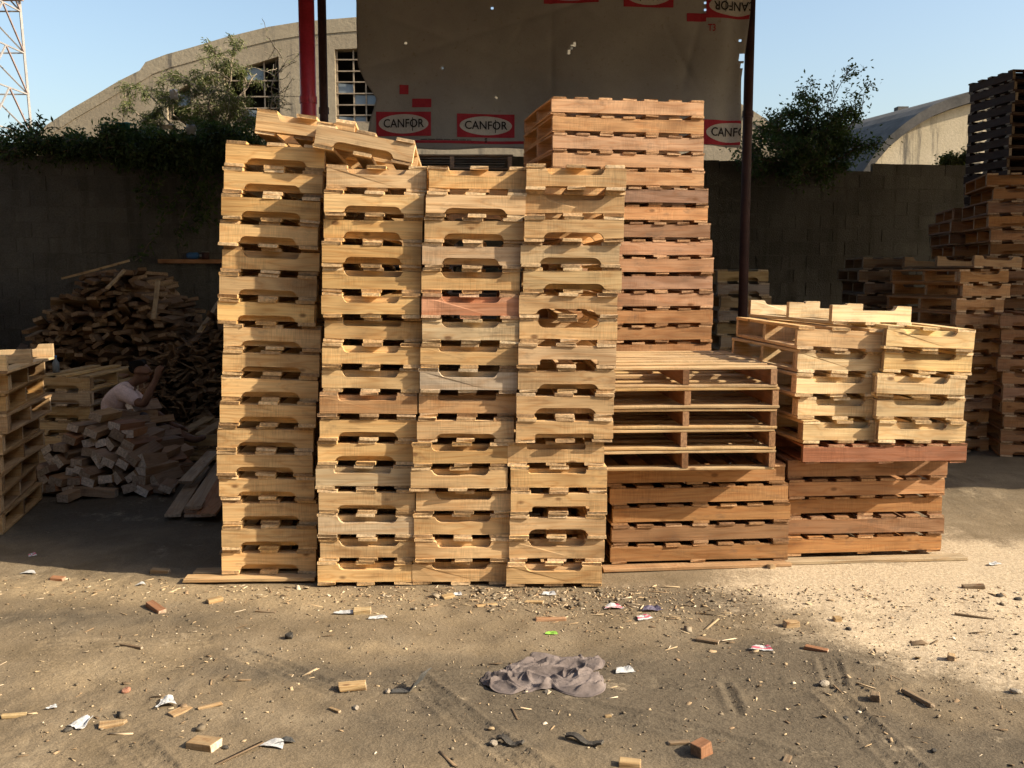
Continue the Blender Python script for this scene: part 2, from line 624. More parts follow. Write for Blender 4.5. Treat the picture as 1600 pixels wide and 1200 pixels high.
for y0, y1 in ((8.8, 5.9), (9.9, 9.9), (12.4, 14.8)):
    MB().bar((X0 - 4 + .1, y0 - 10, roof_z(y0) - .12), (X1 - 4 - .1, y1 - 10, roof_z(y1) - .12), .08, .14).build('beam', M_darkpaint, shel)


# unseen shed behind the camera, added to cut sky fill
rear_sky_block = empty('rear_sky_block', (-2, -9, 0))
tag(rear_sky_block, 'unseen block shed added to cut sky light opposite the pallet stacks', 'building')
MB().box((0, 0, 4.2), (34, 4, 8.6)).build('walls', M_mortar, rear_sky_block)
mb = MB()
mb.bar((-17.3, 2.4, 8.55), (17.3, 2.4, 8.55), 1.2, .12)
mb.build('eaves', M_tin, rear_sky_block)
for k in range(5):
    MB().box((-13 + k * 6.2, 2.03, 1.6), (2.6, .08, 3.2)).build('door', M_darkpaint, rear_sky_block)
side_sky_block = empty('side_sky_block', (-13, 4, 0))  # another unseen shed, added to cut sky fill from the side
tag(side_sky_block, 'unseen block shed added to cut sky light beyond the work place', 'building')
MB().box((0, 0, 3.0), (5, 20, 6.2)).build('walls', M_mortar, side_sky_block)
for k in range(3):
    MB().box((2.53, -6 + k * 5, 1.4), (.08, 2.2, 2.8)).build('door', M_darkpaint, side_sky_block)


# ------------------------------------------------------------------ hanging tarpaulin with printed marks
TY = 9.75
tz0 = P(860, 231, TY).z
ledge = [(P(575, 215, TY).z, P(574, 215, TY).x), (P(575, 190, TY).z, P(578, 190, TY).x), (P(590, 155, TY).z, P(589, 155, TY).x), (P(575, 130, TY).z, P(572, 130, TY).x),
         (P(560, 105, TY).z, P(560, 105, TY).x), (P(558, 60, TY).z, P(558, 60, TY).x), (4.95, P(557, 0, TY).x)]
redge = [(P(1165, 230, TY).z, P(1158, 230, TY).x), (P(1165, 120, TY).z, P(1161, 120, TY).x), (P(1172, 20, TY).z, P(1174, 20, TY).x), (4.95, P(1176, 0, TY).x)]


def itp(t, z):
    return float(np.interp(z, [a for a, b in t], [b for a, b in t]))


TARP_CREASES = [(1, .02, -.02 + .41, .020, .02), (.35, 1, .55, .014, .03), (-.3, 1, .9, .014, .03), (1, .35, -.9, .016, .03), (1, -.25, 1.55, .022, .04), (.1, 1, .28, .012, .02), (1, .5, 1.9, .02, .03), (1, -.5, -.35, .010, .02), (.8, 1, 1.6, .012, .03)]


def tarp_y(x, z):
    u = x / 3.6
    low = max(0, 1 - (z - tz0) / 2.2)
    w = .035 * math.sin(x * 2.1 + z * .6) + .018 * math.sin(x * 5.3 - z * 1.7 + 1) + .012 * math.sin(z * 6 + x * 2)
    fold = .05 * math.exp(-((x - 2.05 - (z - 3) * .10) / .10) ** 2) + .02 * math.sin((x * 1.0 + z * 2.2) * 4) * max(0, (x - 1.7)) * 1.2
    crk = .020 * float(vnoise(x, z, .35)) + .010 * float(vnoise(x + 9, z, .12))
    for (a0, b0, c0, am, wd_) in TARP_CREASES:
        dd = a0 * x + b0 * (z - 3.2) - c0
        crk += am * math.exp(-abs(dd) / wd_) * min(1, max(.1, (z - tz0 - .35) / .4))
    return TY + w * (.5 + low) + fold + crk


NXt, NZt = 150, 90
v, f = [], []
for j in range(NZt + 1):
    tz = j / NZt
    for i in range(NXt + 1):
        ux = i / NXt
        zb = tz0 + .05 * (1 - ux) * 0 + .012 * math.sin(ux * 23) + (.03 * (ux - .5))
        z = zb + (4.93 - zb) * tz
        x0, x1 = itp(ledge, z), itp(redge, z)
        x = x0 + (x1 - x0) * ux
        v.append((x, tarp_y(x, z) - TY, z - 3))
holes = []
for px, py, rr in ((893, 75, .020), (897, 70, .022), (890, 83, .016), (770, 12, .016), (632, 65, .012), (906, 40, .01), (1045, 108, .009), (1101, 15, .014), (1103, 3, .01),
                   (1162, 88, .03), (1162, 100, .02), (775, 152, .010), (1160, 60, .012), (690, 105, .007)):
    p = P(px, py, TY)
    holes.append((p.x, p.z, rr))
for j in range(NZt):
    for i in range(NXt):
        a = j * (NXt + 1) + i
        cx = (v[a][0] + v[a + NXt + 2][0]) / 2
        cz = (v[a][2] + v[a + NXt + 2][2]) / 2 + 3
        if any((cx - hx) ** 2 + (cz - hz) ** 2 < (hr * 1.0) ** 2 for hx, hz, hr in holes):
            continue
        f.append((a, a + 1, a + NXt + 2, a + NXt + 1))
m = NT('lumber_wrap')
ge = m.n('NewGeometry')
p_ = ge.outputs['Position']
wv = m.noise(m.vec(p_, (220, 1, 220)), 1.0, 2)
st = m.noise(m.vec(p_), 1.4, 6, .65)
c = m.mix(m.ramp(st, [(.35, 0), (.7, 1)]), (.29, .28, .258), (.38, .37, .345))
sp_ = m.noise(m.vec(p_), 22, 4, .7)
c = m.mix(m.math('MULTIPLY', m.ramp(sp_, [(.60, 0), (.74, 1)]), .55), c, (.20, .15, .10))
c = m.mix(1.0, c, m.ramp(wv, [(.3, .88), (.7, 1.08)]), 'MULTIPLY')
m.bump(wv, .25, .003)
m.done(c, .7, .2)
tr = m.n('BsdfTranslucent')
m.l(c, tr.inputs['Color'])
mx = m.n('MixShader', i_0=.12)
m.l(m.b.outputs[0], mx.inputs[1])
m.l(tr.outputs[0], mx.inputs[2])
m.l(mx.outputs[0], m.t.nodes['Material Output'].inputs['Surface'])
M_tarp = m.m
M_inkred = noise_mat('red_print', (.30, .02, .035), (.38, .035, .05), 9, bump=.1, bdist=.002)
M_inkwhite = noise_mat('white_print', (.44, .42, .38), (.50, .48, .44), 9, bump=.1, bdist=.002)
M_inkblack = noise_mat('black_print', (.018, .017, .017), (.03, .028, .026), 9, bump=.1, bdist=.002)
tarp = empty('tarpaulin', (0, TY, 3))
tag(tarp, 'worn grey lumber-wrap tarpaulin with red and black printing hung between the posts', 'tarpaulin')
ts = mesh_obj('sheet', v, f, M_tarp, tarp, True)
sol = ts.modifiers.new('thickness', 'SOLIDIFY')
sol.thickness = .0025


def on_tarp(name, pts2, faces, mat, parent, off):
    """flat print that follows the sheet; pts2 are (x, z) world"""
    vv = [(x, tarp_y(x, z) - TY - off, z - 3) for x, z in pts2]
    return mesh_obj(name, vv, faces, mat, parent)


def patch(name, x0, z0, w, h, mat, parent, off, n=36, mm=16, clip=True):
    pts, fs = [], []
    for j in range(mm + 1):
        for i in range(n + 1):
            z = z0 + h * j / mm
            x = x0 + w * i / n
            if clip:
                x = min(x, itp(redge, max(z, tz0)) - .004)
            pts.append((x, z))
    for j in range(mm):
        for i in range(n):
            a = j * (n + 1) + i
            fs.append((a, a + 1, a + n + 2, a + n + 1))
    return on_tarp(name, pts, fs, mat, parent, off)


def text_mesh(body, bold=.012):
    cu = bpy.data.curves.new('lettering', 'FONT')
    cu.body = body
    cu.offset = bold
    cu.align_x = 'CENTER'
    cu.align_y = 'CENTER'
    cu.resolution_u = 3
    t = link(bpy.data.objects.new('lettering', cu))
    bpy.context.view_layer.update()
    me_ = bpy.data.meshes.new_from_object(t.evaluated_get(bpy.context.evaluated_depsgraph_get()))
    pts = [tuple(q.co) for q in me_.vertices]
    fs = [tuple(q.vertices) for q in me_.polygons]
    bpy.data.objects.remove(t)
    bpy.data.curves.remove(cu)
    bpy.data.meshes.remove(me_)
    return pts, fs


TXT = text_mesh('CANFOR')
tw = max(p[0] for p in TXT[0]) - min(p[0] for p in TXT[0])
thh = max(p[1] for p in TXT[0]) - min(p[1] for p in TXT[0])


def logo(pxl, pyt, pxr, pyb, flip=False):
    a, b = P(pxl, pyt, TY), P(pxr, pyb, TY)
    x0, z0, w, h = a.x, b.z, b.x - a.x, a.z - b.z
    pan = patch('logo_panel', x0, z0, w, h, M_inkred, tarp, .005)
    cx, cz = x0 + w / 2, z0 + h / 2
    pts, fs = [(cx, cz)], []
    N = 40
    rings_ = (.15, .3, .45, .6, .75, .9, 1.0)
    for rr in rings_:
        for k in range(N):
            t = 2 * math.pi * k / N
            pts.append((cx + rr * .455 * w * math.cos(t), cz + rr * .40 * h * math.sin(t)))
    for k in range(N):
        fs.append((0, 1 + k, 1 + (k + 1) % N))
        for q_ in range(len(rings_) - 1):
            fs.append((1 + q_ * N + k, 1 + q_ * N + N + k, 1 + q_ * N + N + (k + 1) % N, 1 + q_ * N + (k + 1) % N))
    def cl(P2):
        return [(min(x, itp(redge, max(z, tz0)) - .004), z) for x, z in P2]
    on_tarp('logo_oval', cl(pts), fs, M_inkwhite, pan, .009)
    s = -1 if flip else 1
    kx, kz = .74 * w / tw, .36 * h / thh
    L = [(cx + s * p[0] * kx, cz + s * p[1] * kz) for p in TXT[0]]
    on_tarp('logo_lettering', cl(L), TXT[1], M_inkblack, pan, .014)
    # the stem through the O
    ox = cx + s * .165 * w
    q = [(ox - .004, cz - s * .30 * h), (ox + .004, cz - s * .30 * h), (ox + .004, cz + s * .26 * h), (ox - .004, cz + s * .26 * h)]
    on_tarp('logo_stem', cl(q), [(0, 1, 2, 3)], M_inkblack, pan, .015)


logo(588, 175, 674, 213)
logo(714, 177, 804, 214)
logo(1098, 188, 1188, 226)
logo(1104, -12, 1194, 28, True)
logo(974, -24, 1052, 12, True)
logo(850, -30, 935, 5, True)
for (l_, t_, r_, b_) in ((624, 132, 638, 147), (644, 154, 674, 168), (1073, 21, 1103, 34)):
    a, b = P(l_, t_, TY), P(r_, b_, TY)
    patch('red_mark', a.x, b.z, b.x - a.x, a.z - b.z, M_inkred, tarp, .005, 4, 3)
tm = text_mesh('T3', .02)
c0 = P(1112, 44, TY)
on_tarp('red_lettering', [(c0.x + p[0] * .07, c0.z + p[1] * .09) for p in tm[0]], tm[1], M_inkred, tarp, .006)
for l_, r_, yy in ((640, 840, 228), (1102, 1150, 228)):
    a, b = P(l_, yy - 4, TY), P(r_, yy, TY)
    patch('red_stripe', a.x, tz0 + .022 + .02, b.x - a.x, .026, M_inkred, tarp, .005, 20, 1)
a = P(658, 219, TY)
for k in range(46):
    if k % 7 == 6:
        continue
    patch('small_print', a.x + k * .0105, a.z, .008, .007, M_inkblack, tarp, .006, 1, 1)
a = P(757, 222, TY)
for k in range(4):
    patch('small_print', a.x + .003 * (k % 2), a.z + k * .012, .022, .008, M_inkblack, tarp, .006, 1, 1)


# ------------------------------------------------------------------ arched hall behind the wall
HY = 24.0
arch_px = [(-160, 420), (-60, 310), (20, 235), (75, 195), (110, 172), (150, 149), (185, 128), (219, 111), (228, 98), (260, 86), (300, 75), (350, 60), (420, 43), (470, 35), (555, 28), (640, 25)]
pts = [P(x, y, HY) for x, y in arch_px]
ax = [p.x for p in pts]
az = [p.z for p in pts]
xm = ax[-1]
ax2 = ax + [2 * xm - a for a in ax[::-1][1:]]
az2 = az + az[::-1][1:]


def archz(x):
    return float(np.interp(x, ax2, az2))


wins = []
for xl, xr, ytl, ytr, yb in ((352, 438, 114, 88, 190), (525, 590, 77, 74, 192), (262, 300, 150, 130, 190), (668, 752, 74, 77, 192)):
    wins.append((P(xl, yb, HY).x, P(xr, yb, HY).x, P(xl, ytl, HY).z, P(xr, ytr, HY).z, P(xl, yb, HY).z))
hall = empty('arched_hall', (xm, HY, 0))
tag(hall, 'weathered tan concrete hall with curved roof and broken grid windows', 'building')
brk = sorted(set([round(a, 4) for a in ax2] + [round(w[i], 4) for w in wins for i in (0, 1)] + [round(a, 4) for a in np.arange(ax2[0], ax2[-1], .6)]))
v, f = [], []


def quad(p):
    b = len(v)
    v.extend([(x - xm, y - HY, z) for x, y, z in p])
    f.append(tuple(range(b, b + len(p))))


for a, b in zip(brk[:-1], brk[1:]):
    mid = (a + b) / 2
    w = next((w for w in wins if w[0] - 1e-4 < mid < w[1] + 1e-4), None)
    def wt(x): return float(np.interp(x, [w[0], w[1]], [w[2], w[3]]))
    if w is None:
        quad([(a, HY, -.2), (b, HY, -.2), (b, HY, archz(b)), (a, HY, archz(a))])
    else:
        quad([(a, HY, -.2), (b, HY, -.2), (b, HY, w[4]), (a, HY, w[4])])
        quad([(a, HY, wt(a)), (b, HY, wt(b)), (b, HY, archz(b)), (a, HY, archz(a))])
for w in wins:        # window reveals
    t = .35
    quad([(w[0], HY, w[4]), (w[0], HY + t, w[4]), (w[1], HY + t, w[4]), (w[1], HY, w[4])])
    quad([(w[0], HY, w[2]), (w[1], HY, w[3]), (w[1], HY + t, w[3]), (w[0], HY + t, w[2])])
    quad([(w[0], HY, w[4]), (w[0], HY, w[2]), (w[0], HY + t, w[2]), (w[0], HY + t, w[4])])
    quad([(w[1], HY, w[4]), (w[1], HY + t, w[4]), (w[1], HY + t, w[3]), (w[1], HY, w[3])])
mesh_obj('facade', v, f, M_plaster, hall)
# roof shell and back wall
v, f = [], []
for i, (a, z) in enumerate(zip(ax2, az2)):
    for y in (HY + .02, HY + 22):
        v.append((a - xm, y - HY, z - .06))
for i in range(len(ax2) - 1):
    f.append((2 * i, 2 * i + 1, 2 * i + 3, 2 * i + 2))
mesh_obj('roof', v, f, M_hallroof, hall)
v, f = [], []
for a, z in zip(ax2, az2):
    v += [(a - xm, 21.9, -.2), (a - xm, 21.9, z - .08)]
for i in range(len(ax2) - 1):
    f.append((2 * i, 2 * i + 1, 2 * i + 3, 2 * i + 2))
mesh_obj('back_wall', v, f, M_dark, hall)
# raised parapet band along the arch
v, f = [], []
sel = [(a, z) for a, z in zip(ax2, az2)]
for i, (a, z) in enumerate(sel):
    p0 = Vector(sel[max(i - 1, 0)])
    p1 = Vector(sel[min(i + 1, len(sel) - 1)])
    d = (p1 - p0).normalized()
    nrm = Vector((d.y, -d.x))
    lo = Vector((a, z)) + nrm * (.30 if 7 < i < len(sel) - 8 else .22)
    for (x, zz) in ((a, z + .012), (lo.x, lo.y)):
        v += [(x - xm, -.022, zz), (x - xm, .05, zz)]
for i in range(len(sel) - 1):
    a, b = 4 * i, 4 * i + 4
    f += [(a, a + 2, b + 2, b), (a, b, b + 1, a + 1), (a + 2, a + 3, b + 3, b + 2)]
mesh_obj('parapet', v, f, M_parapet, hall)
# steel window grids
grids = [((380, 412), (125, 150, 168)), ((552, 571), (92, 110, 127, 145, 163, 179)), ((), (165,)), ((688, 706, 730), (92, 110, 127, 145, 163, 179))]
for w, (cx_, cy_) in zip(wins, grids):
    wf = empty('window', ((w[0] + w[1]) / 2 - xm, .12, w[4]))
    wf.parent = hall
    mid = (w[0] + w[1]) / 2
    def wt(x): return float(np.interp(x, [w[0], w[1]], [w[2], w[3]]))
    xs_ = [w[0] + .03] + [P(x, 150, HY).x for x in cx_] + [w[1] - .03]
    zs_ = [w[4] + .03] + sorted(P(400, y, HY).z for y in cy_)
    for x in xs_:
        MB().bar((x - mid, 0, 0), (x - mid, 0, wt(x) - w[4]), .032).build('muntin', M_steelframe, wf)
    for z in zs_:
        if z > max(w[2], w[3]) - .1:
            continue
        xl = w[0]
        if z > w[2]:
            xl = float(np.interp(z, [w[2], w[3]], [w[0], w[1]]))
        MB().bar((xl - mid, -.028, z - w[4]), (w[1] - mid, -.028, z - w[4]), .028).build('muntin', M_steelframe, wf)
    zz = zs_ + [max(w[2], w[3])]
    for i in range(len(xs_) - 1):
        for j in range(len(zz) - 1):
            if rng.random() < .38:
                a, b = xs_[i] + .02, xs_[i + 1] - .02
                z0_, z1_ = zz[j] + .02, min(zz[j + 1] - .02, wt((a + b) / 2) - .02)
                if z1_ - z0_ < .1:
                    continue
                k = rng.uniform(.55, 1)
                mesh_obj('pane', [(a - mid, .03, z0_ - w[4]), (b - mid, .03, z0_ - w[4]), (b - mid, .03, z0_ + (z1_ - z0_) * k - w[4]), (a - mid, .03, z1_ - w[4]),
                                  (a - mid, .036, z0_ - w[4]), (b - mid, .036, z0_ - w[4]), (b - mid, .036, z0_ + (z1_ - z0_) * k - w[4]), (a - mid, .036, z1_ - w[4])],
                         [(0, 1, 2, 3), (7, 6, 5, 4), (0, 4, 5, 1), (1, 5, 6, 2), (2, 6, 7, 3), (3, 7, 4, 0)], M_pane, wf)

# second hall further off, barrel roof seen from its flank
BY = 34.0
bp = [(1325, 330), (1345, 285), (1366, 254), (1385, 232), (1405, 215), (1430, 197), (1455, 183), (1480, 173), (1508, 164), (1560, 150), (1620, 141), (1700, 135), (1800, 132)]
bw = [P(x, y, BY) for x, y in bp]
barn = empty('barrel_hall', (bw[-1].x, BY, 0))
tag(barn, 'far barrel-roofed hall with streaked tan end wall above the block wall', 'building')
b0 = bw[-1]
full = [(p.x, p.z) for p in bw] + [(2 * b0.x - p.x, p.z) for p in bw[::-1][1:]]
sweep = Vector((-6.0, 26.0, 0))
v, f = [], []
for x, z in full:
    v += [(x - b0.x, 0, -.3), (x - b0.x, 0, z)]
for i in range(len(full) - 1):
    f.append((2 * i, 2 * i + 2, 2 * i + 3, 2 * i + 1))
mesh_obj('end_wall', v, f, M_plaster2, barn)
v, f = [], []
for x, z in full:
    v += [(x - b0.x, -.25, z + .02), (x - b0.x, -.25, z + .38), (x - b0.x + sweep.x, sweep.y, z + .38), (x - b0.x + sweep.x, sweep.y, z + .02)]
for i in range(len(full) - 1):
    a, b = 4 * i, 4 * i + 4
    f += [(a, b, b + 1, a + 1), (a + 1, b + 1, b + 2, a + 2), (a + 3, a + 2, b + 2, b + 3), (a, a + 3, b + 3, b)]
mesh_obj('roof', v, f, M_hallroof, barn)
q = P(1408, 176, BY + 14)
MB().box((q.x - b0.x, 14, q.z), (.5, .5, .5)).build('roof_vent', M_hallroof, barn)

# ------------------------------------------------------------------ lattice mast
TWY = 46.0
t0 = P(20, 240, TWY)
mast = empty('lattice_mast', (P(-58, 240, TWY).x, TWY + 1, 0))
tag(mast, 'pale steel lattice mast rising into the sky beyond the hall', 'mast')
mx0 = mast.location.x


def leg_x(z):
    return float(np.interp(z, [0, 30], [2.05, 1.25]))


M_galv_leg = M_galv
levels = [0, 2.2, 4.4, 6.4, 8.3, 10.2, 12.1, 14.0, 15.9]
for sx in (-1, 1):
    for sy in (-1, 1):
        MB().bar((sx * leg_x(0), sy * leg_x(0), 0), (sx * leg_x(16.5), sy * leg_x(16.5), 16.5), (.14 if sx > 0 and sy < 0 else .10)).build('leg', M_galv, mast)
for a, b in zip(levels[:-1], levels[1:]):
    la, lb = leg_x(a), leg_x(b)
    for (s0, s1) in (((-1, -1), (1, -1)), ((1, -1), (1, 1)), ((1, 1), (-1, 1)), ((-1, 1), (-1, -1))):
        A = Vector((s0[0] * la, s0[1] * la, a))
        B = Vector((s1[0] * la, s1[1] * la, a))
        A2 = Vector((s0[0] * lb, s0[1] * lb, b))
        B2 = Vector((s1[0] * lb, s1[1] * lb, b))
        MB().bar(A2, B2, .06).build('cross_bar', M_galv, mast)
        mid = (A2 + B2) / 2
        MB().bar(A, mid, .065).build('brace', M_galv, mast)
        MB().bar(B, mid, .065).build('brace', M_tower_red, mast)
for x in (-.35, .05, .45):
    MB().bar((x, 0, 0), (x, 0, 16.3), .05).build('cable', M_darkpaint, mast)
for k in range(24):
    MB().bar((-.35, 0, 4 + k * .5), (.45, 0, 4 + k * .5), .035).build('rung', M_darkpaint, mast)
MB().box((.3, 0, P(20, 2, TWY).z + .75), (3.2, 3.2, .14)).build('platform', M_tower_red, mast)


# ------------------------------------------------------------------ plants
def foliage(name, C, Dv, L, W, mat, parent=None):
    """one rhombic leaf per centre; C centres, Dv directions, L / W length and width arrays"""
    n = len(C)
    C, Dv = np.asarray(C, float), np.asarray(Dv, float)
    Dv = Dv / (np.linalg.norm(Dv, axis=1, keepdims=True) + 1e-9)
    rn = nrng.normal(size=(n, 3))
    S = np.cross(Dv, rn)
    S = S / (np.linalg.norm(S, axis=1, keepdims=True) + 1e-9)
    L, W = np.asarray(L).reshape(-1, 1), np.asarray(W).reshape(-1, 1)
    U = np.cross(S, Dv)
    V = np.stack([C - Dv * L * .5, C + S * W * .5 + U * W * .15, C + Dv * L * .5, C - S * W * .5 + U * W * .15], 1).reshape(-1, 3)
    Q = np.arange(n * 4).reshape(n, 4)
    me_ = bpy.data.meshes.new(name)
    me_.vertices.add(len(V))
    me_.vertices.foreach_set('co', V.astype(np.float32).ravel())
    me_.loops.add(Q.size)
    me_.loops.foreach_set('vertex_index', Q.ravel().astype(np.int32))
    me_.polygons.add(n)
    me_.polygons.foreach_set('loop_start', np.arange(0, Q.size, 4, dtype=np.int32))
    me_.update(calc_edges=True)
    me_.materials.append(mat)
    o = link(bpy.data.objects.new(name, me_))
    o.parent = parent
    return o


def grow(p, d, length, depth, r, out, droop=.25, spread=.7, seg=5, rnd=rng):
    pts = [Vector(p)]
    d = Vector(d).normalized()
    for i in range(seg):
        d = (d + Vector((rnd.gauss(0, .16), rnd.gauss(0, .16), rnd.gauss(0, .12) - droop * .25))).normalized()
        pts.append(pts[-1] + d * length / seg)
    out.append((pts, r, depth))
    if depth == 0:
        return
    for k in range(rnd.choice((3, 4, 4, 5))):
        i = rnd.randint(1, seg)
        nd = (d + Vector((rnd.gauss(0, spread), rnd.gauss(0, spread), rnd.gauss(.05, spread * .7)))).normalized()
        grow(pts[i], nd, length * rnd.uniform(.5, .8), depth - 1, r * .55, out, droop, spread, seg, rnd)


def plant(name, base, label, cat, stems, mat_b, mat_l, lsize, per, group=None, droop=.25, spread=.7, scatter=.05, aspect=.4, seed=1, bulge=.18, glen=None):
    root = empty(name, base)
    tag(root, label, cat, group)
    rnd = random.Random(seed)
    lines = []
    for (target, depth, r) in stems:
        t = Vector(target) - Vector(base)
        # a stem that bends towards its target, then branches on its outer half
        pts = []
        for i in range(7):
            u = i / 6
            pts.append(t * u + Vector((rnd.gauss(0, .04), rnd.gauss(0, .04), bulge * t.length * math.sin(u * math.pi) * .5)))
        lines.append((pts, r, 9))
        for i in (2, 3, 4, 5, 6, 6):
            d = (t.normalized() * .6 + Vector((rnd.gauss(0, .6), rnd.gauss(0, .6), rnd.gauss(.1, .5))))
            grow(pts[i], d, (glen or t.length) * (rnd.uniform(.7, 1.2) if glen else rnd.uniform(.22, .4)), depth, r * .5, lines, droop, spread, 5, rnd)
    mbb = MB()
    C, D = [], []
    for pts, r, dep in lines:
        n = len(pts)
        rad = [max(.0045, r * (1 - .6 * i / n)) for i in range(n)]
        mbb.tube(pts, rad, 5 if dep > 1 else 3, False)
        if dep <= 1:
            for i in range(n - 1):
                for k in range(per):
                    u = rnd.random()
                    c_ = pts[i].lerp(pts[i + 1], u)
                    C.append(c_ + Vector((rnd.gauss(0, scatter), rnd.gauss(0, scatter), rnd.gauss(0, scatter))))
                    D.append((pts[i + 1] - pts[i]).normalized() + Vector((rnd.gauss(0, .6), rnd.gauss(0, .6), rnd.gauss(-.2, .6))))
    mbb.build('branches', mat_b, root)
    n = len(C)
    foliage('foliage', [tuple(c) for c in C], [tuple(d) for d in D], nrng.uniform(lsize * .6, lsize * 1.4, n), nrng.uniform(lsize * aspect * .6, lsize * aspect * 1.3, n), mat_l, root)
    return root


def wall_y(x):
    return WA.y + (x - WA.x) * wd.y / wd.x


# feathery bush leaning on the hall side of the wall
b = P(335, 262, 14.6)
plant('feathery_bush', b, 'straggly feathery green bush tangled over the wall before the hall window', 'bush',
      [(P(360, 98, 14.6), 2, .03), (P(380, 135, 14.4), 2, .026), (P(300, 130, 14.7), 2, .028), (P(232, 145, 14.8), 2, .024), (P(215, 180, 14.6), 2, .022), (P(330, 150, 14.4), 2, .028),
       (P(270, 165, 14.5), 2, .026), (P(375, 185, 14.3), 2, .02), (P(340, 112, 14.8), 2, .03), (P(255, 205, 14.4), 2, .02), (P(330, 205, 14.4), 2, .02)],
      M_twig, M_leaf_light, .065, 3, droop=.5, spread=.7, scatter=.03, aspect=.2, seed=3, bulge=.0, glen=.27)
b = P(405, 240, 14.2)
plant('dry_bramble', b, 'thin bare twigs reaching across the broken hall window', 'bush',
      [(P(440, 100, 14.2), 1, .010), (P(425, 150, 14.2), 1, .010), (P(385, 190, 14.2), 1, .010)], M_twig, M_leaf_light, .05, 1, droop=.1, scatter=.02, aspect=.2, seed=8)
# dark creeper along the top of the wall
for k, (pxs, lab, per) in enumerate((((0, 35, 70), 'sparse dark creeper on the wall top before the lattice mast', 2), ((105, 140, 172), 'dark creeper sprawling along the wall top at the arch foot', 3),
                                     ((205, 245, 285), 'dense dark creeper on the wall top under the feathery bush', 5), ((325, 362, 398), 'dense dark creeper on the wall top beside the first pallet column', 6))):
    yb = wall_line(P(pxs[1], 235, 13.2).x) - .1
    st = []
    for px in pxs:
        up = rng.uniform(206, 232) if k < 2 else rng.uniform(204, 224)
        st += [(P(px - 14, up + 8, yb), 1, .013), (P(px + 14, up + 14, yb + .1), 1, .013), (P(px, up + 4, yb + .3), 1, .013)]
        if k > 1:
            st += [(P(px + 5, 240, yb - .06), 1, .012), (P(px - 8, 228, yb - .02), 1, .012)]
    plant('wall_creeper', P(pxs[1], 246, yb + .15), lab, 'creeper', st, M_bark, M_leaf_dark, .07, per, group='creepers along the wall top', droop=(.45 if k < 2 else .6), spread=.8, scatter=.055, aspect=.4, seed=20 + k, bulge=0, glen=.20)
# trailing vine on the wall face
C, D = [], []
mbb = MB()
rv = random.Random(4)
vroot = empty('trailing_vine', P(320, 245, wall_y(-3.9) - .05))
tag(vroot, 'dark trailing vine hanging down the wall face behind the first column', 'vine')
for k in range(11):
    px = rv.uniform(235, 350)
    p = P(px, 240, wall_y(P(px, 240, 13).x) - .05)
    pts = [p]
    for i in range(rv.randint(5, 13)):
        q_ = pts[-1] + Vector((rv.gauss(-.035, .06), 0, -rv.uniform(.07, .15)))
        q_.y = wall_y(q_.x) - rv.uniform(.04, .14)
        pts.append(q_)
    pts = [q_ - vroot.location for q_ in pts]
    mbb.tube(pts, [.006] * len(pts), 4, False)
    for a, b in zip(pts[:-1], pts[1:]):
        for j in range(9):
            C.append(a.lerp(b, rv.random()) + Vector((rv.gauss(0, .05), rv.gauss(-.03, .03), rv.gauss(0, .04))))
            D.append((rv.gauss(0, 1), rv.gauss(0, .5), rv.gauss(-.6, .7)))
mbb.build('stems', M_bark, vroot)
foliage('foliage', [tuple(c) for c in C], D, nrng.uniform(.05, .11, len(C)), nrng.uniform(.02, .045, len(C)), M_leaf_dark, vroot)
# shrub above the wall beyond the dark post
b = P(1270, 275, 15.0)
plant('leafy_shrub', b, 'dark leafy shrub growing above the wall beside the dark maroon post', 'shrub',
      [(P(1275, 165, 15.0), 1, .020), (P(1235, 180, 15.1), 2, .025), (P(1215, 205, 14.9), 2, .022), (P(1310, 185, 15.1), 2, .024), (P(1200, 225, 14.7), 2, .02), (P(1250, 195, 14.8), 2, .022),
       (P(1290, 205, 14.8), 2, .022), (P(1330, 235, 14.9), 2, .02), (P(1185, 245, 14.6), 2, .02), (P(1225, 240, 14.5), 2, .02), (P(1275, 240, 14.5), 2, .02), (P(1345, 180, 15.2), 1, .014),
       (P(1313, 125, 15.1), 1, .010), (P(1262, 140, 15.1), 1, .010), (P(1355, 150, 15.1), 1, .010), (P(1240, 272, 14.35), 1, .014), (P(1160, 238, 14.4), 1, .014)],
      M_bark, M_leaf_mid, .060, 2, droop=.1, spread=.8, scatter=.06, aspect=.5, seed=41, bulge=0, glen=.25)
b = P(1495, 275, 15.6)
plant('small_shrub', b, 'small green shrub on the wall top beside the dark tall stack', 'shrub',
      [(P(1490, 252, 15.6), 1, .014), (P(1478, 258, 15.6), 1, .012), (P(1505, 250, 15.6), 1, .012)], M_bark, M_leaf_light, .06, 8, droop=.2, scatter=.05, aspect=.5, seed=51)
# rags and plastic caught on the branches
def rag(name, px, py, Y, w, h, col, label):
    c_ = P(px, py, Y)
    v, f = [], []
    rr = random.Random(px)
    for j in range(6):
        for i in range(6):
            v.append(((i / 5 - .5) * w + rr.gauss(0, w * .05), rr.gauss(0, .02) + .02 * math.sin(i * 2), (j / 5 - .5) * h + rr.gauss(0, h * .06)))
    for j in range(5):
        for i in range(5):
            a = j * 6 + i
            f.append((a, a + 1, a + 7, a + 6))
    mt = NT(name + '_cloth').done(col, .8)
    o = mesh_obj(name, v, f, mt, None, True)
    o.location = c_
    o.modifiers.new('thickness', 'SOLIDIFY').thickness = .004
    return tag(o, label, 'rag')


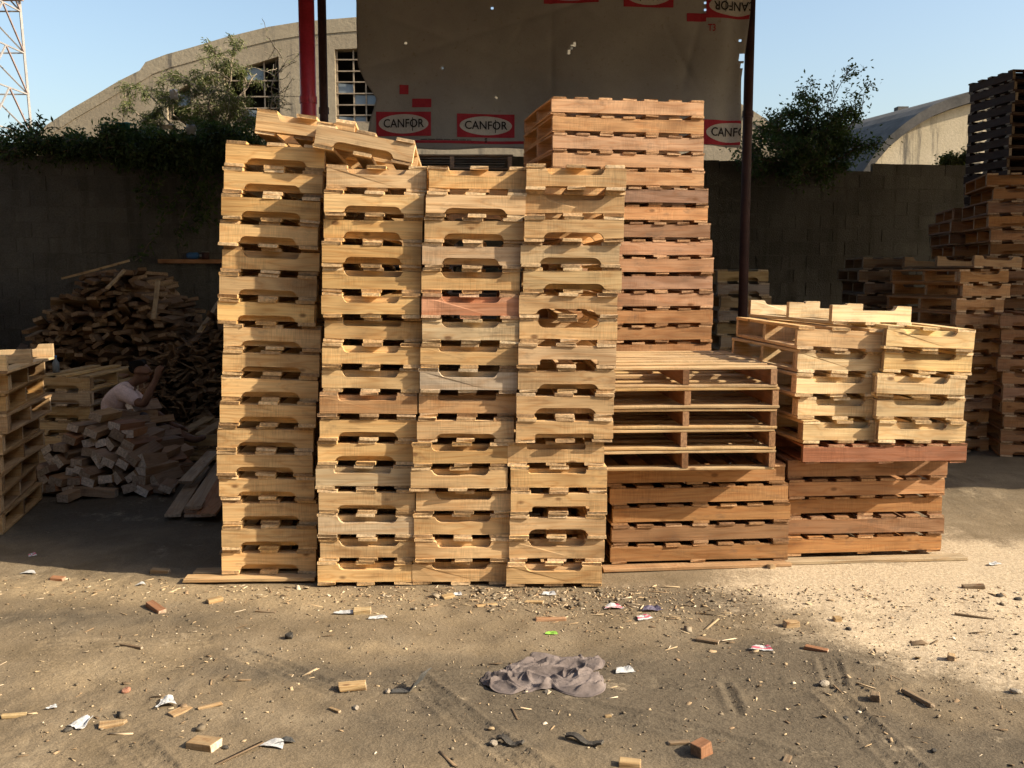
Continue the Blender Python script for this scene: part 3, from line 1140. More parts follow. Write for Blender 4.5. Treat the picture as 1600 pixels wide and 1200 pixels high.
rag('plastic_bag', 272, 148, 14.0, .11, .14, (.7, .68, .64), 'pale plastic bag snagged in the feathery bush')
rag('green_cloth', 192, 197, 13.2, .2, .1, (.05, .2, .16), 'green cloth caught on the dark creeper')
rag('paper_scrap', 262, 198, 13.0, .14, .06, (.6, .55, .42), 'cream paper scrap lying on the creeper')
rag('plastic_wrap', 298, 202, 13.1, .13, .12, (.5, .55, .6), 'whitish plastic wrap hanging from the creeper')

# ------------------------------------------------------------------ pallet pieces
ORD = ['top', 'second from top', 'third from top', 'fourth from top', 'fifth from top', 'sixth from top', 'seventh from top', 'eighth from top', 'ninth from top', 'tenth from top',
       'eleventh from top', 'twelfth from top', 'thirteenth from top', 'fourteenth from top', 'fifteenth from top', 'sixteenth from top', 'seventeenth from top', 'eighteenth from top',
       'nineteenth from top', 'twentieth from top']
ORDB = ['bottom', 'second from bottom', 'third from bottom', 'fourth from bottom', 'fifth from bottom', 'sixth from bottom', 'seventh from bottom', 'eighth from bottom', 'ninth from bottom',
        'tenth from bottom', 'eleventh from bottom', 'twelfth from bottom', 'thirteenth from bottom', 'fourteenth from bottom', 'fifteenth from bottom', 'sixteenth from bottom',
        'seventeenth from bottom', 'eighteenth from bottom', 'nineteenth from bottom', 'twentieth from bottom']


def stringer_mesh(L, H, T, notch, mat, seed):
    """board on edge, length along X; notch: u / d (soft shoulders), U / D (square), n (none)"""
    r_ = random.Random(seed)
    J = lambda s=.0016: r_.gauss(0, s)
    low, up = [], []
    dep = r_.uniform(.029, .037) if notch in 'ud' else r_.uniform(.025, .031)
    sh = r_.uniform(-.012, .012)

    def cut():
        n1, n2 = L * r_.uniform(.285, .31), L * r_.uniform(.215, .24)
        o = []
        if notch in 'ud':
            fl = r_.uniform(.006, .016)
            o.append((-n1 - fl, 0))
            o.append((-n1 - fl * .35, dep * .10))
            for k in range(6):
                t = (.12 + .88 * k / 5) * math.pi / 2
                o.append((-n1 + (n1 - n2) * (1 - math.cos(t)), dep * (.12 + .88 * math.sin(t))))
            left = list(o)
            o += [(-n2 * .3, dep + J(.0012)), (n2 * .4, dep + J(.0012))]
            o += [(-x, z) for x, z in left[::-1]]
        else:
            n1 = L * r_.uniform(.29, .31)
            for k in range(4):
                a = k / 3 * math.pi / 2
                o.append((-n1 + .014 * (1 - math.cos(a)), dep - .014 + .014 * math.sin(a)))
            o = [(-n1, 0.0)] + o + [(0, dep + J(.0012))]
            o += [(-x, z) for x, z in o[:5][::-1]]
        return [(x + sh, z) for x, z in o]
    low = [(-L / 2, J())] + ([(x, z) for x, z in cut()] if notch in 'dD' else [(-L * .2, J()), (L * .2, J())]) + [(L / 2, J())]
    up = [(-L / 2, H + J())] + ([(x, H - z) for x, z in cut()] if notch in 'uU' else [(-L * .22, H + J()), (L * .15, H + J())]) + [(L / 2, H + J())]
    bow = r_.gauss(0, .003)

    def yb(x): return bow * (1 - (2 * x / L) ** 2)
    # quads strip between lower and upper outline
    xs_ = sorted(set([round(p[0], 5) for p in low] + [round(p[0], 5) for p in up]))

    def ev(t, x, side):
        for (a, b) in zip(t[:-1], t[1:]):
            if abs(a[0] - b[0]) < 1e-6:
                continue
            if a[0] - 1e-6 <= x <= b[0] + 1e-6:
                u = (x - a[0]) / (b[0] - a[0])
                return a[1] + (b[1] - a[1]) * u
        return t[-1][1]
    v, f = [], []
    outline = low + up[::-1]
    n = len(outline)
    for y in (-T / 2, T / 2):
        for x, z in outline:
            v.append((x, y + yb(x), z))
    f.append(tuple(range(n)))
    f.append(tuple(range(n, 2 * n))[::-1])
    for i in range(n):
        j = (i + 1) % n
        f.append((i, i + n, j + n, j))
    me_ = bpy.data.meshes.new('stringer')
    me_.from_pydata(v, [], f)
    me_.materials.append(mat)
    me_.update()
    return me_


def board_mesh(L, W, T, mat, seed):
    """deck board, length along X, with slightly worn uneven edges"""
    r_ = random.Random(seed)
    J = lambda s=.0014: r_.gauss(0, s)
    v, f = [], []
    ch = .0025
    prof = [(-W / 2 + ch, 0), (W / 2 - ch, 0), (W / 2, ch), (W / 2, T - ch), (W / 2 - ch, T), (-W / 2 + ch, T), (-W / 2, T - ch), (-W / 2, ch)]
    secs = 2
    for s in range(secs + 1):
        x = -L / 2 + L * s / secs
        dy, dz, k = J(.0018), J(.0012), 1 + J(.02)
        for y, z in prof:
            v.append((x + (J(.0022) if s in (0, secs) else 0), y * k + dy, z + dz))
    for s in range(secs):
        a = s * 8
        for i in range(8):
            j = (i + 1) % 8
            f.append((a + i, a + j, a + 8 + j, a + 8 + i))
    f.append(tuple(range(8))[::-1])
    f.append(tuple(secs * 8 + i for i in range(8)))
    me_ = bpy.data.meshes.new('deck_board')
    me_.from_pydata(v, [], f)
    me_.materials.append(mat)
    me_.update()
    return me_


class Kind:
    def __init__(s, W, D, hs, t, deck_w, ntop, nbot, mat, tone, st=.036, smat=None, stone=None):
        s.stone = stone
        s.W, s.D, s.hs, s.t, s.dw, s.nt, s.nb, s.mat, s.tone, s.st = W, D, hs, t, deck_w, ntop, nbot, mat, tone, st
        s.H = hs + 2 * t
        s.str = {k: [stringer_mesh(W, hs, st, k, smat or mat, i * 7 + ord(k)) for i in range(6)] for k in 'uUdDn'}
        s.deck = [board_mesh(D, deck_w * (1 + .06 * (i - 2) / 2), t, mat, 50 + i) for i in range(5)]


PINE = (.68, .46, .222)
RED = (.46, .255, .115)
KA = Kind(.535, 1.1, .0985, .0185, .106, 3, 3, M_wood, PINE)
KB = Kind(1.085, 1.2, .086, .0155, .098, 7, 3, M_redwood, RED)
KC = Kind(1.12, 1.1, .091, .016, .098, 7, 4, M_redwood, RED)
KBR = Kind(1.2, 1.06, .086, .0155, .10, 7, 3, M_wood, (.56, .40, .22), smat=M_redwood, stone=(.34, .165, .085))      # turned, open side to the front
KD = Kind(1.0, 1.1, .086, .0155, .098, 7, 3, M_redwood, RED)
KGREY = Kind(1.1, 1.0, .09, .017, .10, 6, 3, M_scrap, (.20, .155, .11))


def tint(c, dv=.09, ds=.05, r_=rng):
    k = 1 + r_.gauss(0, dv)
    w = r_.gauss(0, ds)
    return tuple(max(.02, min(.85, x)) for x in (c[0] * k * (1 + w * .3), c[1] * k, c[2] * k * (1 - w)))


def pallet(K, loc, yaw=0, tilt=0, pitch=0, notch='d', tone=None, label='', group=None, zs=1.0, top=True, name='pallet', dv=.085, r_=rng, backing=True):
    """loc = centre of the front bottom edge; x across, y to the back"""
    root = empty(name, loc, (pitch, tilt, yaw))
    root.scale = (1, 1, zs)
    tag(root, label, 'pallet', group)
    tone = tone or K.tone
    ptone = tint(tone, .05, .06, r_)
    if notch == 'n':
        nk = 'n'
    for i, y in enumerate((K.st / 2 + .002, K.D / 2, K.D - K.st / 2 - .002)):
        k = notch
        inst('stringer', r_.choice(K.str[k]), root, (r_.gauss(0, .002), y + r_.gauss(0, .002), K.t), (0, 0, math.pi if r_.random() < .5 else 0), tint(K.stone or ptone, dv, .055, r_))
        if i == 0 and backing and notch != 'n' and top:
            inst('backing_board', r_.choice(K.str['n']), root, (r_.gauss(0, .002), K.st * 1.5 + .004, K.t), (0, 0, 0), tint(ptone, dv, .055, r_))
    def deck(n, z):
        for i in range(n):
            x = -K.W / 2 + K.dw / 2 + (K.W - K.dw) * i / (n - 1) + r_.gauss(0, .003)
            if n > 3:
                x += r_.gauss(0, .006) if 0 < i < n - 1 else 0
            inst('deck_board', r_.choice(K.deck), root, (x, K.D / 2 + r_.gauss(0, .0035), z), (0, 0, math.pi / 2 * (1 if r_.random() < .5 else -1) + r_.gauss(0, .004)), tint(ptone, dv * 1.1, .06, r_))
    deck(K.nb, 0)
    if top:
        deck(K.nt, K.t + K.hs)
    return root


# ---- the four front columns; rows are listed from the top
cols_ = [
    dict(n='duddud', notch='dddduddddddddddddd'[:17],
         L=[350, 348, 345, 340, 342, 338, 338, 347, 346, 343, 342, 338, 338, 340, 345, 346, 345], Rr=[506, 505, 502, 499, 500, 497, 495, 503, 501, 497, 496, 492, 490, 491, 497, 497, 495],
         Y=5.56, yaw=3.6, z0=.03, zs=1.045, ph='front column nearest the seated man', tone=(.70, .465, .215)),
    dict(notch='udddduuUuuUddUduuu'.replace('udddduuUuuUddUduuu', 'uddduuUuuUddUduuu'),
         L=[508, 503, 501, 501, 502, 502, 505, 504, 504, 498, 499, 496, 493, 498, 497, 501, 497], Rr=[668, 666, 662, 660, 659, 658, 659, 657, 655, 652, 651, 647, 643, 648, 646, 648, 645],
         Y=5.45, yaw=2.4, z0=0.0, zs=1.0, ph='second front column from the seated man', tone=PINE),
    dict(notch='uddduuuUuUduuuuuu',
         L=[670, 667, 663, 661, 659, 659, 660, 658, 657, 654, 652, 648, 644, 651, 647, 650, 646], Rr=[825, 822, 817, 815, 812, 812, 812, 809, 807, 806, 802, 795, 792, 798, 795, 797, 792],
         Y=5.435, yaw=1.6, z0=0.0, zs=.997, ph='third front column from the seated man', tone=(.68, .46, .232)),
    dict(notch='uudddduddDddUUDduu'.replace('uudddduddDddUUDduu', 'uudddduDddDUUDduu'),
         L=[826, 823, 820, 817, 819, 813, 814, 811, 811, 808, 808, 795, 800, 800, 798, 798, 793], Rr=[974, 973, 973, 967, 969, 962, 963, 962, 959, 956, 956, 943, 947, 947, 945, 942, 938],
         Y=5.42, yaw=.8, z0=0.0, zs=1.0, ph='front column touching the low open-sided stack', tone=(.66, .45, .235)),
]
special = {(2, 5): (.56, .30, .20), (2, 6): (.68, .53, .33), (1, 8): (.60, .43, .24), (1, 3): (.52, .33, .14), (1, 9): (.55, .34, .18), (2, 9): (.52, .33, .18), (3, 3): (.62, .46, .27), (1, 14): (.62, .47, .29), (1, 12): (.58, .45, .27),
           (2, 11): (.50, .33, .16), (3, 4): (.62, .43, .2), (2, 8): (.60, .46, .28)}
prow = ORD[:16] + ['bottom']
TOPZ = {}
for ci, c in enumerate(cols_):
    n = 17
    gap = .0012
    z = c['z0']
    H = KA.H * c['zs'] + gap
    for k in range(n):                    # from the ground up
        r_i = n - 1 - k                   # row index from the top
        zc = z + k * H
        # pixel of this row's middle, then its x at that depth
        depth = c['Y'] * math.cos(TH) - (zc + .06 - CH) * math.sin(TH)
        xc = ((c['L'][r_i] + c['Rr'][r_i]) / 2 - 800) / F * depth
        nt = c['notch'][r_i]
        tone = special.get((ci, r_i), c['tone'])
        col_word = 'pinkish' if (ci, r_i) == (2, 5) else 'whitish' if (ci, r_i) == (2, 6) else 'yellow' if ci < 2 else 'pale'
        lab = '%s pallet notched %s, %s, %s' % (col_word, 'above' if nt in 'uU' else 'below', prow[r_i], c['ph'])
        pallet(KA, (xc, c['Y'] + rng.gauss(0, .010), zc), R(c['yaw'] + rng.gauss(0, .7)), R((.9, .3, .15, .1)[ci] + (2.0, 1.1, .7, .4)[ci] * k / 16 + rng.gauss(0, .12)), 0, nt, tone, lab, 'pallets in the four front columns', c['zs'], backing=(ci, r_i) not in ((3, 2), (3, 5), (3, 6), (3, 7), (3, 13), (3, 14)))
    TOPZ[ci] = z + n * H

# a second, lower row, unseen, added to block sun behind the first two columns
for ci, x in enumerate((-1.48, -.92)):
    for k in range(16):
        pallet(KA, (x + rng.gauss(0, .01), 6.78 + rng.gauss(0, .01), k * (KA.H + .0015)), R(3), 0, 0, 'd', PINE, 'pine pallet in the hidden row added to block sun behind the %s front column' % ('first', 'second')[ci],
               'pallets in the hidden second row added for shade')

# two loose pallets thrown on top of the first two columns
p1 = P(466, 218, 5.62)
pallet(KA, (P(474, 222, 5.62).x, 5.64, TOPZ[0] + .025), R(6), R(7), R(1), 'u', PINE, 'yellow pine pallet notched upward, lying askew on top of the first column', 'loose pallets on the front columns')
pallet(KA, (P(566, 240, 5.5).x, 5.50, TOPZ[1] + .052), R(3), R(10.5), R(-1), 'd', PINE, 'yellow pine pallet sloping down across the two first front columns', 'loose pallets on the front columns')
# planks under the first column
pb = board_mesh(.74, .10, .02, M_wood, 77)
for k, (px, y, w) in enumerate(((392, 5.53, 0), (405, 5.66, .01), (440, 6.1, 0), (450, 6.5, .02))):
    o = inst('bearer_plank', pb, None, (P(px, 905, y).x, y, .004), (0, 0, R(1.5) + w), (.55, .38, .2))
    tag(o, 'pale pine plank lying on the ground under the first front column', 'plank', 'bearer planks under the first column')

# ---- low stack: five reddish pallets, five turned ones with the open side to the front
zc = .02
lx = [(955, 1228), (955, 1231), (958, 1232), (957, 1230), (948, 1223)]
base_y = 5.80
for k in range(5):
    depth = base_y * math.cos(TH) - (zc + .06 - CH) * math.sin(TH)
    a, b = lx[k]
    right = (b - 800) / F * (depth + .1)
    yw = R(5.5 + rng.gauss(0, .5))
    xc = right - math.cos(yw) * KB.W / 2
    pallet(KB, (xc, base_y + math.sin(yw) * KB.W / 2 - .03 + rng.gauss(0, .01), zc), yw, 0, 0, 'n', tint((.37, .205, .095), .1, .1),
           'reddish solid-sided pallet, %s of the low stack beside the front columns' % ORDB[k], 'reddish pallets of the low stack')
    zc += KB.H + .0015
for k in range(5):
    yw = R(3.5 + rng.gauss(0, .6))
    xr = P(1192 - (4 if k == 4 else 0) + rng.uniform(-3, 3), 650, 5.9).x
    # turned a quarter: local y runs along -X
    root = pallet(KBR, (xr, 5.68 + .6, zc), yw + R(90), 0, 0, 'n', (.56, .40, .22), 'open-sided pallet showing deck boards edge-on, %s of five above the low stack' % ORDB[k],
                  'open-sided pallets on the low stack')
    zc += KBR.H + .0035
LOWTOP = zc
for k, (px, y) in enumerate(((1088, 5.78), (1360, 5.93))):
    pass
bm1 = board_mesh(1.14, .09, .02, M_redwood, 78)
o = inst('bearer_plank', bm1, None, (P(1088, 886, 5.80).x, 5.79, -.002), (0, 0, R(6)), (.40, .25, .13))
tag(o, 'brown plank on the ground along the foot of the low stack', 'plank')
o = inst('bearer_plank', bm1, None, (P(1368, 876, 5.92).x, 5.93, -.002), (0, 0, R(5)), (.42, .33, .21))
tag(o, 'grey-brown plank on the ground under the double column stack', 'plank')

# ---- double column stack on reddish pallets
zc = .02
by = 5.93
rx = [(1231, 1483), (1233, 1485), (1233, 1488), (1233, 1491), (1230, 1494), (1246, 1507)]
for k in range(6):
    depth = by * math.cos(TH) - (zc + .06 - CH) * math.sin(TH)
    xc = ((rx[k][0] + rx[k][1]) / 2 - 800) / F * depth
    yw = R(4.5 + rng.gauss(0, .7) - (2 if k == 5 else 0))
    pallet(KD, (xc, by + rng.gauss(0, .012) + (.08 if k < 5 else -.07), zc), yw, 0, 0, 'n', tint((.40, .215, .10) if k != 5 else (.40, .17, .08), .08, .1),
           'reddish solid-sided pallet, %s of six under the twin columns of notched pallets' % ORDB[k], 'reddish pallets under the twin columns')
    zc += KD.H + .0015
RZ = zc
twin = [([1320, 1313, 1310, 1313, 1313], 'uuuun', 8.0, 'twin column beside the low stack'), ([1441, 1438, 1439, 1450, 1453], 'uuuuu', 3.0, 'twin column farther from the low stack')]
for ti, (cxs, nts, yw0, ph) in enumerate(twin):
    z = RZ + .006
    for k in range(5):
        yb = 5.88 - .02 * ti + rng.gauss(0, .01)
        depth = yb * math.cos(TH) - (z + .06 - CH) * math.sin(TH)
        xc = (cxs[k] - 800) / F * depth
        nt = nts[k]
        tl = R(1.2 + .35 * k)
        pallet(KA, (xc, yb, z), R(yw0 + rng.gauss(0, 1)), tl, 0, nt, (.70, .52, .28) if k < 4 or ti else (.62, .42, .22),
               'pale pine pallet, %s of the %s' % (ORDB[k], ph) if k < 4 else 'pale pine pallet topping the %s' % ph, 'notched pallets in the twin columns')
        z += KA.H + .003
    TOPZ['t%d' % ti] = z
p = P(1362, 510, 6.02)
pallet(KA, (p.x, 6.02, TOPZ['t0'] + .004), R(13), R(1.5), 0, 'u', (.68, .53, .31), 'unfinished pine pallet with bare notched stringers on top of the twin columns', None, top=False)

# ---- tall reddish stack
zc = 0.0
redg = [1112] * 9 + [1112, 1112, 1113, 1114, 1113, 1115, 1113, 1110, 1106, 1107, 1100, 1100, 1100, 1100, 1100]
ty = 7.17
NT_ = 24
for k in range(NT_):
    yw = R(9.5 + rng.gauss(0, .5))
    yr = ty + math.sin(yw) * KC.W
    depth = yr * math.cos(TH) - (zc + .06 - CH) * math.sin(TH)
    xr = (redg[k] - 800) / F * depth
    xc = xr - math.cos(yw) * KC.W / 2
    i_t = NT_ - 1 - k
    lab = ('reddish pallet, %s of the tall stack before the tarpaulin' % ORD[i_t]) if i_t < 16 else ('reddish pallet low in the tall stack, hidden behind the low stack')
    tn = (.52, .31, .165) if i_t < 5 else tint((.42, .23, .115), .12, .15)
    pallet(KC, (xc, ty + math.sin(yw) * KC.W / 2, zc), yw, 0, 0, 'n', tn, lab, 'reddish pallets of the tall stack')
    zc += KC.H + .0012

# ---- grey stack under the tarpaulin, its top shows over the front columns
zc = 0
for k in range(21):
    p = P(805, 245, 8.5)
    pallet(KGREY, (p.x - .05 + rng.gauss(0, .01), 8.5 + .5 + rng.gauss(0, .01), zc), R(92 + rng.gauss(0, .5)), 0, 0, 'n', (.20, .16, .115),
           'old grey pallet, %s of the stack under the tarpaulin' % (ORD[20 - k] if k > 0 else 'bottom'), 'old grey pallets under the tarpaulin')
    zc += KGREY.H + .006

# ---- stacks at the back
def small_stack(px, Y, n, yaw, nts, tone, ph, group, tilt=0, z0=0.0, jit=6, xlean=0, zmin=0):
    z = z0
    for k in range(n):
        if k >= zmin:
            depth = Y * math.cos(TH) - (z + .06 - CH) * math.sin(TH)
            xc = (px + xlean * k / n + rng.uniform(-jit, jit) - 800) / F * depth
            i_t = n - 1 - k
            wrd = ORD[i_t] if i_t < 14 else ORDB[k]
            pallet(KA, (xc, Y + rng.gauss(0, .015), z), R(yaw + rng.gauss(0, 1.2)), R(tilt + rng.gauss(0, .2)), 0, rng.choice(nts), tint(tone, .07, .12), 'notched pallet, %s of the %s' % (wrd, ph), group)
        z += KA.H + .0015
    return z


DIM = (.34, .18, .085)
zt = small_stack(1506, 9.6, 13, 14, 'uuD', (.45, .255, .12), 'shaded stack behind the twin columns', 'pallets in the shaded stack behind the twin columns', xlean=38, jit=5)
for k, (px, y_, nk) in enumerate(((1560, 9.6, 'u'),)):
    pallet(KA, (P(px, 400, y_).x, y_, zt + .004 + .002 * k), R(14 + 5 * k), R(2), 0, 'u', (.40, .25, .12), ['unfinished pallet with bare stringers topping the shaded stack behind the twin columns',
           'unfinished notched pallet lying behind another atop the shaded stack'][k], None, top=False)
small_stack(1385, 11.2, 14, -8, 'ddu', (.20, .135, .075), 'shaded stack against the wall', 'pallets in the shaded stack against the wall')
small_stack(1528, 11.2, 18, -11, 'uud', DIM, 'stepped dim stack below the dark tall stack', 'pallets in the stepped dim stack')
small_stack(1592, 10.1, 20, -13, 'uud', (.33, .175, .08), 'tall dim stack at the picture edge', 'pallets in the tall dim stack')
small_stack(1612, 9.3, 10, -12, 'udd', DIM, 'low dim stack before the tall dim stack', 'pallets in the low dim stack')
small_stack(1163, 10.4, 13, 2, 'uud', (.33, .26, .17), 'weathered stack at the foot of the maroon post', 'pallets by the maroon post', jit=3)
# dark tall stack: turned pallets, open sides to the front
zc = 0
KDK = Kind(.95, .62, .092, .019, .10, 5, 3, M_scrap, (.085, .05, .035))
for j, (px, off, top_n) in enumerate(((1598, 0, 32), (1670, .05, 33))):
    z = 0
    for k in range(top_n):
        p = P(px + 18, 200, 12.9)
        i_t = top_n - 1 - k
        if k % 1 == 0:
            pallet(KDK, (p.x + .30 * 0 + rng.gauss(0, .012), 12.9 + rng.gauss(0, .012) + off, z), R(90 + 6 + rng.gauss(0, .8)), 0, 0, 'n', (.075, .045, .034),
                   'dark weathered open-sided pallet, %s of the dark tall stack' % (ORD[i_t] if i_t < 16 else 'low in the inner part' if j == 0 else 'low in the outer part') if j == 0 else
                   'dark weathered pallet, %s of the dark outermost column' % (ORD[i_t] if i_t < 16 else 'low'), 'dark pallets of the tall stack by the wall', dv=.12)
        z += KDK.H + .001
# left edge stack and a low one behind it
small_stack(-72, 6.45, 8, 13, 'uDd', (.46, .31, .16), 'stack at the picture edge before the block heap', 'pallets in the edge stack by the block heap', jit=9, xlean=14)
z = 8 * (KA.H + .0015)
pallet(KA, (P(-60, 560, 6.35).x, 6.35, z), R(10), R(-1), 0, 'u', (.66, .48, .26), 'bright unfinished pallet with bare stringers topping the edge stack by the block heap', None, top=False)
small_stack(97, 8.95, 6, -3, 'dud', (.52, .37, .19), 'low shaded stack behind the block heap', 'pallets in the low shaded stack', jit=4)
small_stack(165, 9.6, 5, 8, 'uud', DIM, 'low stack behind the seated man', 'pallets in the low stack behind the man', jit=4)

# ------------------------------------------------------------------ heaps of sawn offcuts
def block_meshes(w, h, L, mat, n=5):
    out = []
    for i in range(n):
        r_ = random.Random(i * 3 + 1)
        b = MB().box((0, 0, 0), (L * r_.uniform(.8, 1.15), w * r_.uniform(.85, 1.12), h * r_.uniform(.85, 1.1)))
        b.v = [tuple(c + r_.gauss(0, .0015) for c in p) for p in b.v]
        me_ = bpy.data.meshes.new('offcut')
        me_.from_pydata(b.v, [], b.f)
        me_.materials.append(mat)
        out.append(me_)
    return out


BL1 = block_meshes(.105, .062, .40, M_heap, 8)
hc = P(160, 770, 8.0)
rh = random.Random(9)
lab1 = 'sawn wood block in the near heap in front of the seated man'
hx = P(160, 700, 8.05).x
for depth_i in range(3):
    for layer in range(9):
        half = [.60, .57, .52, .47, .42, .36, .29, .21, .12][layer] - .05 * depth_i
        nb_ = max(1, int(2 * half / .125))
        for i in range(nb_):
            x = hx + (-half + (i + .5) * 2 * half / nb_) + rh.gauss(0, .022) + (.05 - layer * .004)
            y = 7.86 + depth_i * .33 + layer * .045 + rh.gauss(0, .05)
            z = .045 + layer * .064 + rh.gauss(0, .008)
            roll = rh.choice((0, .2, .45, -.5, .75, -.3, 1.1)) + rh.gauss(0, .12)
            col = tint(rh.choice(((.34, .22, .13), (.38, .26, .16), (.36, .19, .10), (.30, .20, .12))), .1, .1, rh)
            o = inst('wood_block', rh.choice(BL1), None, (x, y, z), (roll, rh.gauss(.05, .06), R(90) + rh.gauss(-.12, .16)), col)
            tag(o, 'sawn wood block %s of the near heap in front of the seated man' % ('at the foot' if layer < 3 else 'in the middle' if layer < 6 else 'at the top'), 'wood block', 'sawn blocks in the near heap')
# longer strays at the foot of the heap
for k, (px, py, yaw, L) in enumerate(((95, 770, 25, 1.0), (75, 755, 40, 1.1), (118, 778, 80, .9), (235, 768, -30, 1.1), (60, 745, 10, .9), (245, 735, -50, 1.0), (150, 776, 5, .8))):
    p = G(px, py)
    o = inst('wood_block', rh.choice(BL1), None, (p.x, p.y, .04), (0, rh.gauss(0, .05), R(yaw)), tint((.45, .31, .19), .1, .1, rh))
    o.scale = (L, 1, 1)
    tag(o, 'loose sawn wood block on the ground at the foot of the near heap', 'wood block', 'strays of the near heap')

BL2 = block_meshes(.095, .042, .55, M_pile, 8)
lab2 = 'rough offcut in the big shaded woodpile against the wall'
cnt = 0
core = MB()
bx0 = P(178, 560, 11.7).x
for layer in range(31):
    z = .04 + layer * .056
    u = layer / 31
    half = 1.02 * (1 - u ** 2.2) + .16
    nb_ = int(2 * half / .135)
    for dpt in range(3):
        for i in range(nb_):
            x = bx0 + (-half + (i + .5) * 2 * half / nb_) + rh.gauss(0, .03) + u * .02
            y = 11.1 + u * .75 + dpt * .42 + rh.gauss(0, .09)
            if y > wall_y(x) - .35:
                continue
            rot = (rh.gauss(0, .45), rh.gauss(0, .16), R(90) + rh.gauss(0, .4))
            if dpt == 0 and cnt < 290 and (layer > 7 or i % 2 == 0):
                o = inst('wood_offcut', rh.choice(BL2), None, (x, y, z + rh.gauss(0, .012)), rot, tint(rh.choice(((.30, .19, .10), (.24, .15, .08), (.34, .24, .14), (.26, .17, .10))), .12, .1, rh))
                tag(o, 'rough offcut %s of the big shaded woodpile against the wall' % ('low on the face' if layer < 9 else 'halfway up the face' if layer < 16 else 'near the top'), 'wood offcut', 'offcuts in the big woodpile')
                cnt += 1
            else:
                Mx = (Matrix.Rotation(rot[2], 3, 'Z') @ Matrix.Rotation(rot[1], 3, 'Y') @ Matrix.Rotation(rot[0], 3, 'X'))
                core.box((x, y, z), (.5, .1, .042), Mx)
o = core.build('woodpile', M_pile)
o.color = (.22, .14, .08, 1)
tag(o, 'dark mass of offcuts packed inside the big woodpile', 'woodpile', None, 'stuff')
# heap of thin sticks right of it
core = MB()
for k in range(900):
    a = rh.random()
    x = P(rh.uniform(225, 420), 600, 11).x
    top = .35 + 1.15 * min(1, max(0, (x + 4.3) / 1.2))
    z = rh.uniform(.02, 1) ** .8 * top
    y = 10.5 + z * .7 + rh.gauss(0, .1) + rh.choice((0, 0, .25, .5))
    Mx = Matrix.Rotation(R(90) + rh.gauss(0, .55), 3, 'Z') @ Matrix.Rotation(rh.gauss(0, .28), 3, 'Y') @ Matrix.Rotation(rh.gauss(0, .6), 3, 'X')
    core.box((x, y, z), (rh.uniform(.35, .8), rh.uniform(.03, .07), rh.uniform(.012, .022)), Mx)
o = core.build('stick_heap', M_pile)
o.color = (.22, .145, .08, 1)
tag(o, 'heap of thin slats and sticks against the wall behind the seated man', 'stick heap', None, 'stuff')
# a few longer boards on the piles
LB = board_mesh(1.0, .05, .025, M_scrap, 91)
for a, b, Ya, Yb, lab in (((97, 437), (203, 409), 11.4, 11.6, 'thin pale stick leaning across the top of the big woodpile'),
                          ((168, 452), (195, 424), 11.2, 11.4, 'short pale board standing out of the big woodpile'),
                          ((240, 500), (247, 440), 11.1, 11.5, 'upright slat leaning at the side of the big woodpile'),
                          ((312, 520), (345, 470), 10.9, 11.6, 'slat leaning on the wall above the stick heap')):
    A, B = P(*a, Ya), P(*b, Yb)
    d = B - A
    o = inst('loose_stick', LB, None, (A + B) / 2, d.to_track_quat('X', 'Z').to_euler(), (.5, .38, .23))
    o.scale = (d.length, 1, 1)
    tag(o, lab, 'slat')
# planks lying by the first column
PLK = [board_mesh(1.0, .11, .022, M_scrap, 95 + i) for i in range(3)]
for k, (a, b, z0_, col) in enumerate((((270, 812), (318, 742), .02, (.46, .33, .2)), ((300, 815), (352, 735), .03, (.40, .22, .12)), ((300, 813), (352, 733), .054, (.42, .24, .13)),
                                      ((303, 812), (358, 730), .078, (.5, .36, .22)), ((318, 815), (352, 782), .03, (.42, .20, .09)), ((326, 818), (365, 790), .05, (.44, .22, .1)),
                                      ((290, 775), (335, 748), .1, (.5, .38, .25)))):
    A, B = G(*a), G(*b)
    A.z, B.z = z0_, z0_ + (.03 if k < 4 else .12)
    d = B - A
    o = inst('loose_plank', PLK[k % 3], None, (A + B) / 2, d.to_track_quat('X', 'Z').to_euler(), col)
    o.scale = (d.length, 1, 1)
    tag(o, ['wide tan plank lying outermost in the little pile', 'reddish plank at the bottom of the little pile', 'reddish middle plank of the little pile', 'tan plank on top of the little pile', 'short orange plank beside the little pile', 'upper short orange plank beside the little pile', 'short pale piece lying across the little pile'][k] + ' by the first column', 'plank', 'planks beside the first column')
# boards around the work place of the man
for k in range(14):
    A = P(rh.uniform(238, 275), 660, 9.2 + k * .13)
    y = 9.0 + k * .14
    z = .05 + .025 * (k % 4)
    L = rh.uniform(.8, 1.3)
    o = inst('work_board', PLK[k % 3], None, (A.x + L / 2, y, z), (0, rh.gauss(0, .02), rh.gauss(0, .14)), tint((.42, .30, .18), .12, .1, rh))
    o.scale = (L, 1, 1)
    tag(o, 'board lying flat on the shaded ground beside the seated man', 'board', 'boards around the seated man')
p = G(300, 722)
for k in range(2):
    pallet(KA, (p.x + .1, p.y, .0 + k * KA.H), R(2), 0, 0, 'n', (.36, .25, .14), ['work pallet on the ground beside the seated man', 'work pallet the seated man nails on, upper one'][k], 'work pallets by the man')

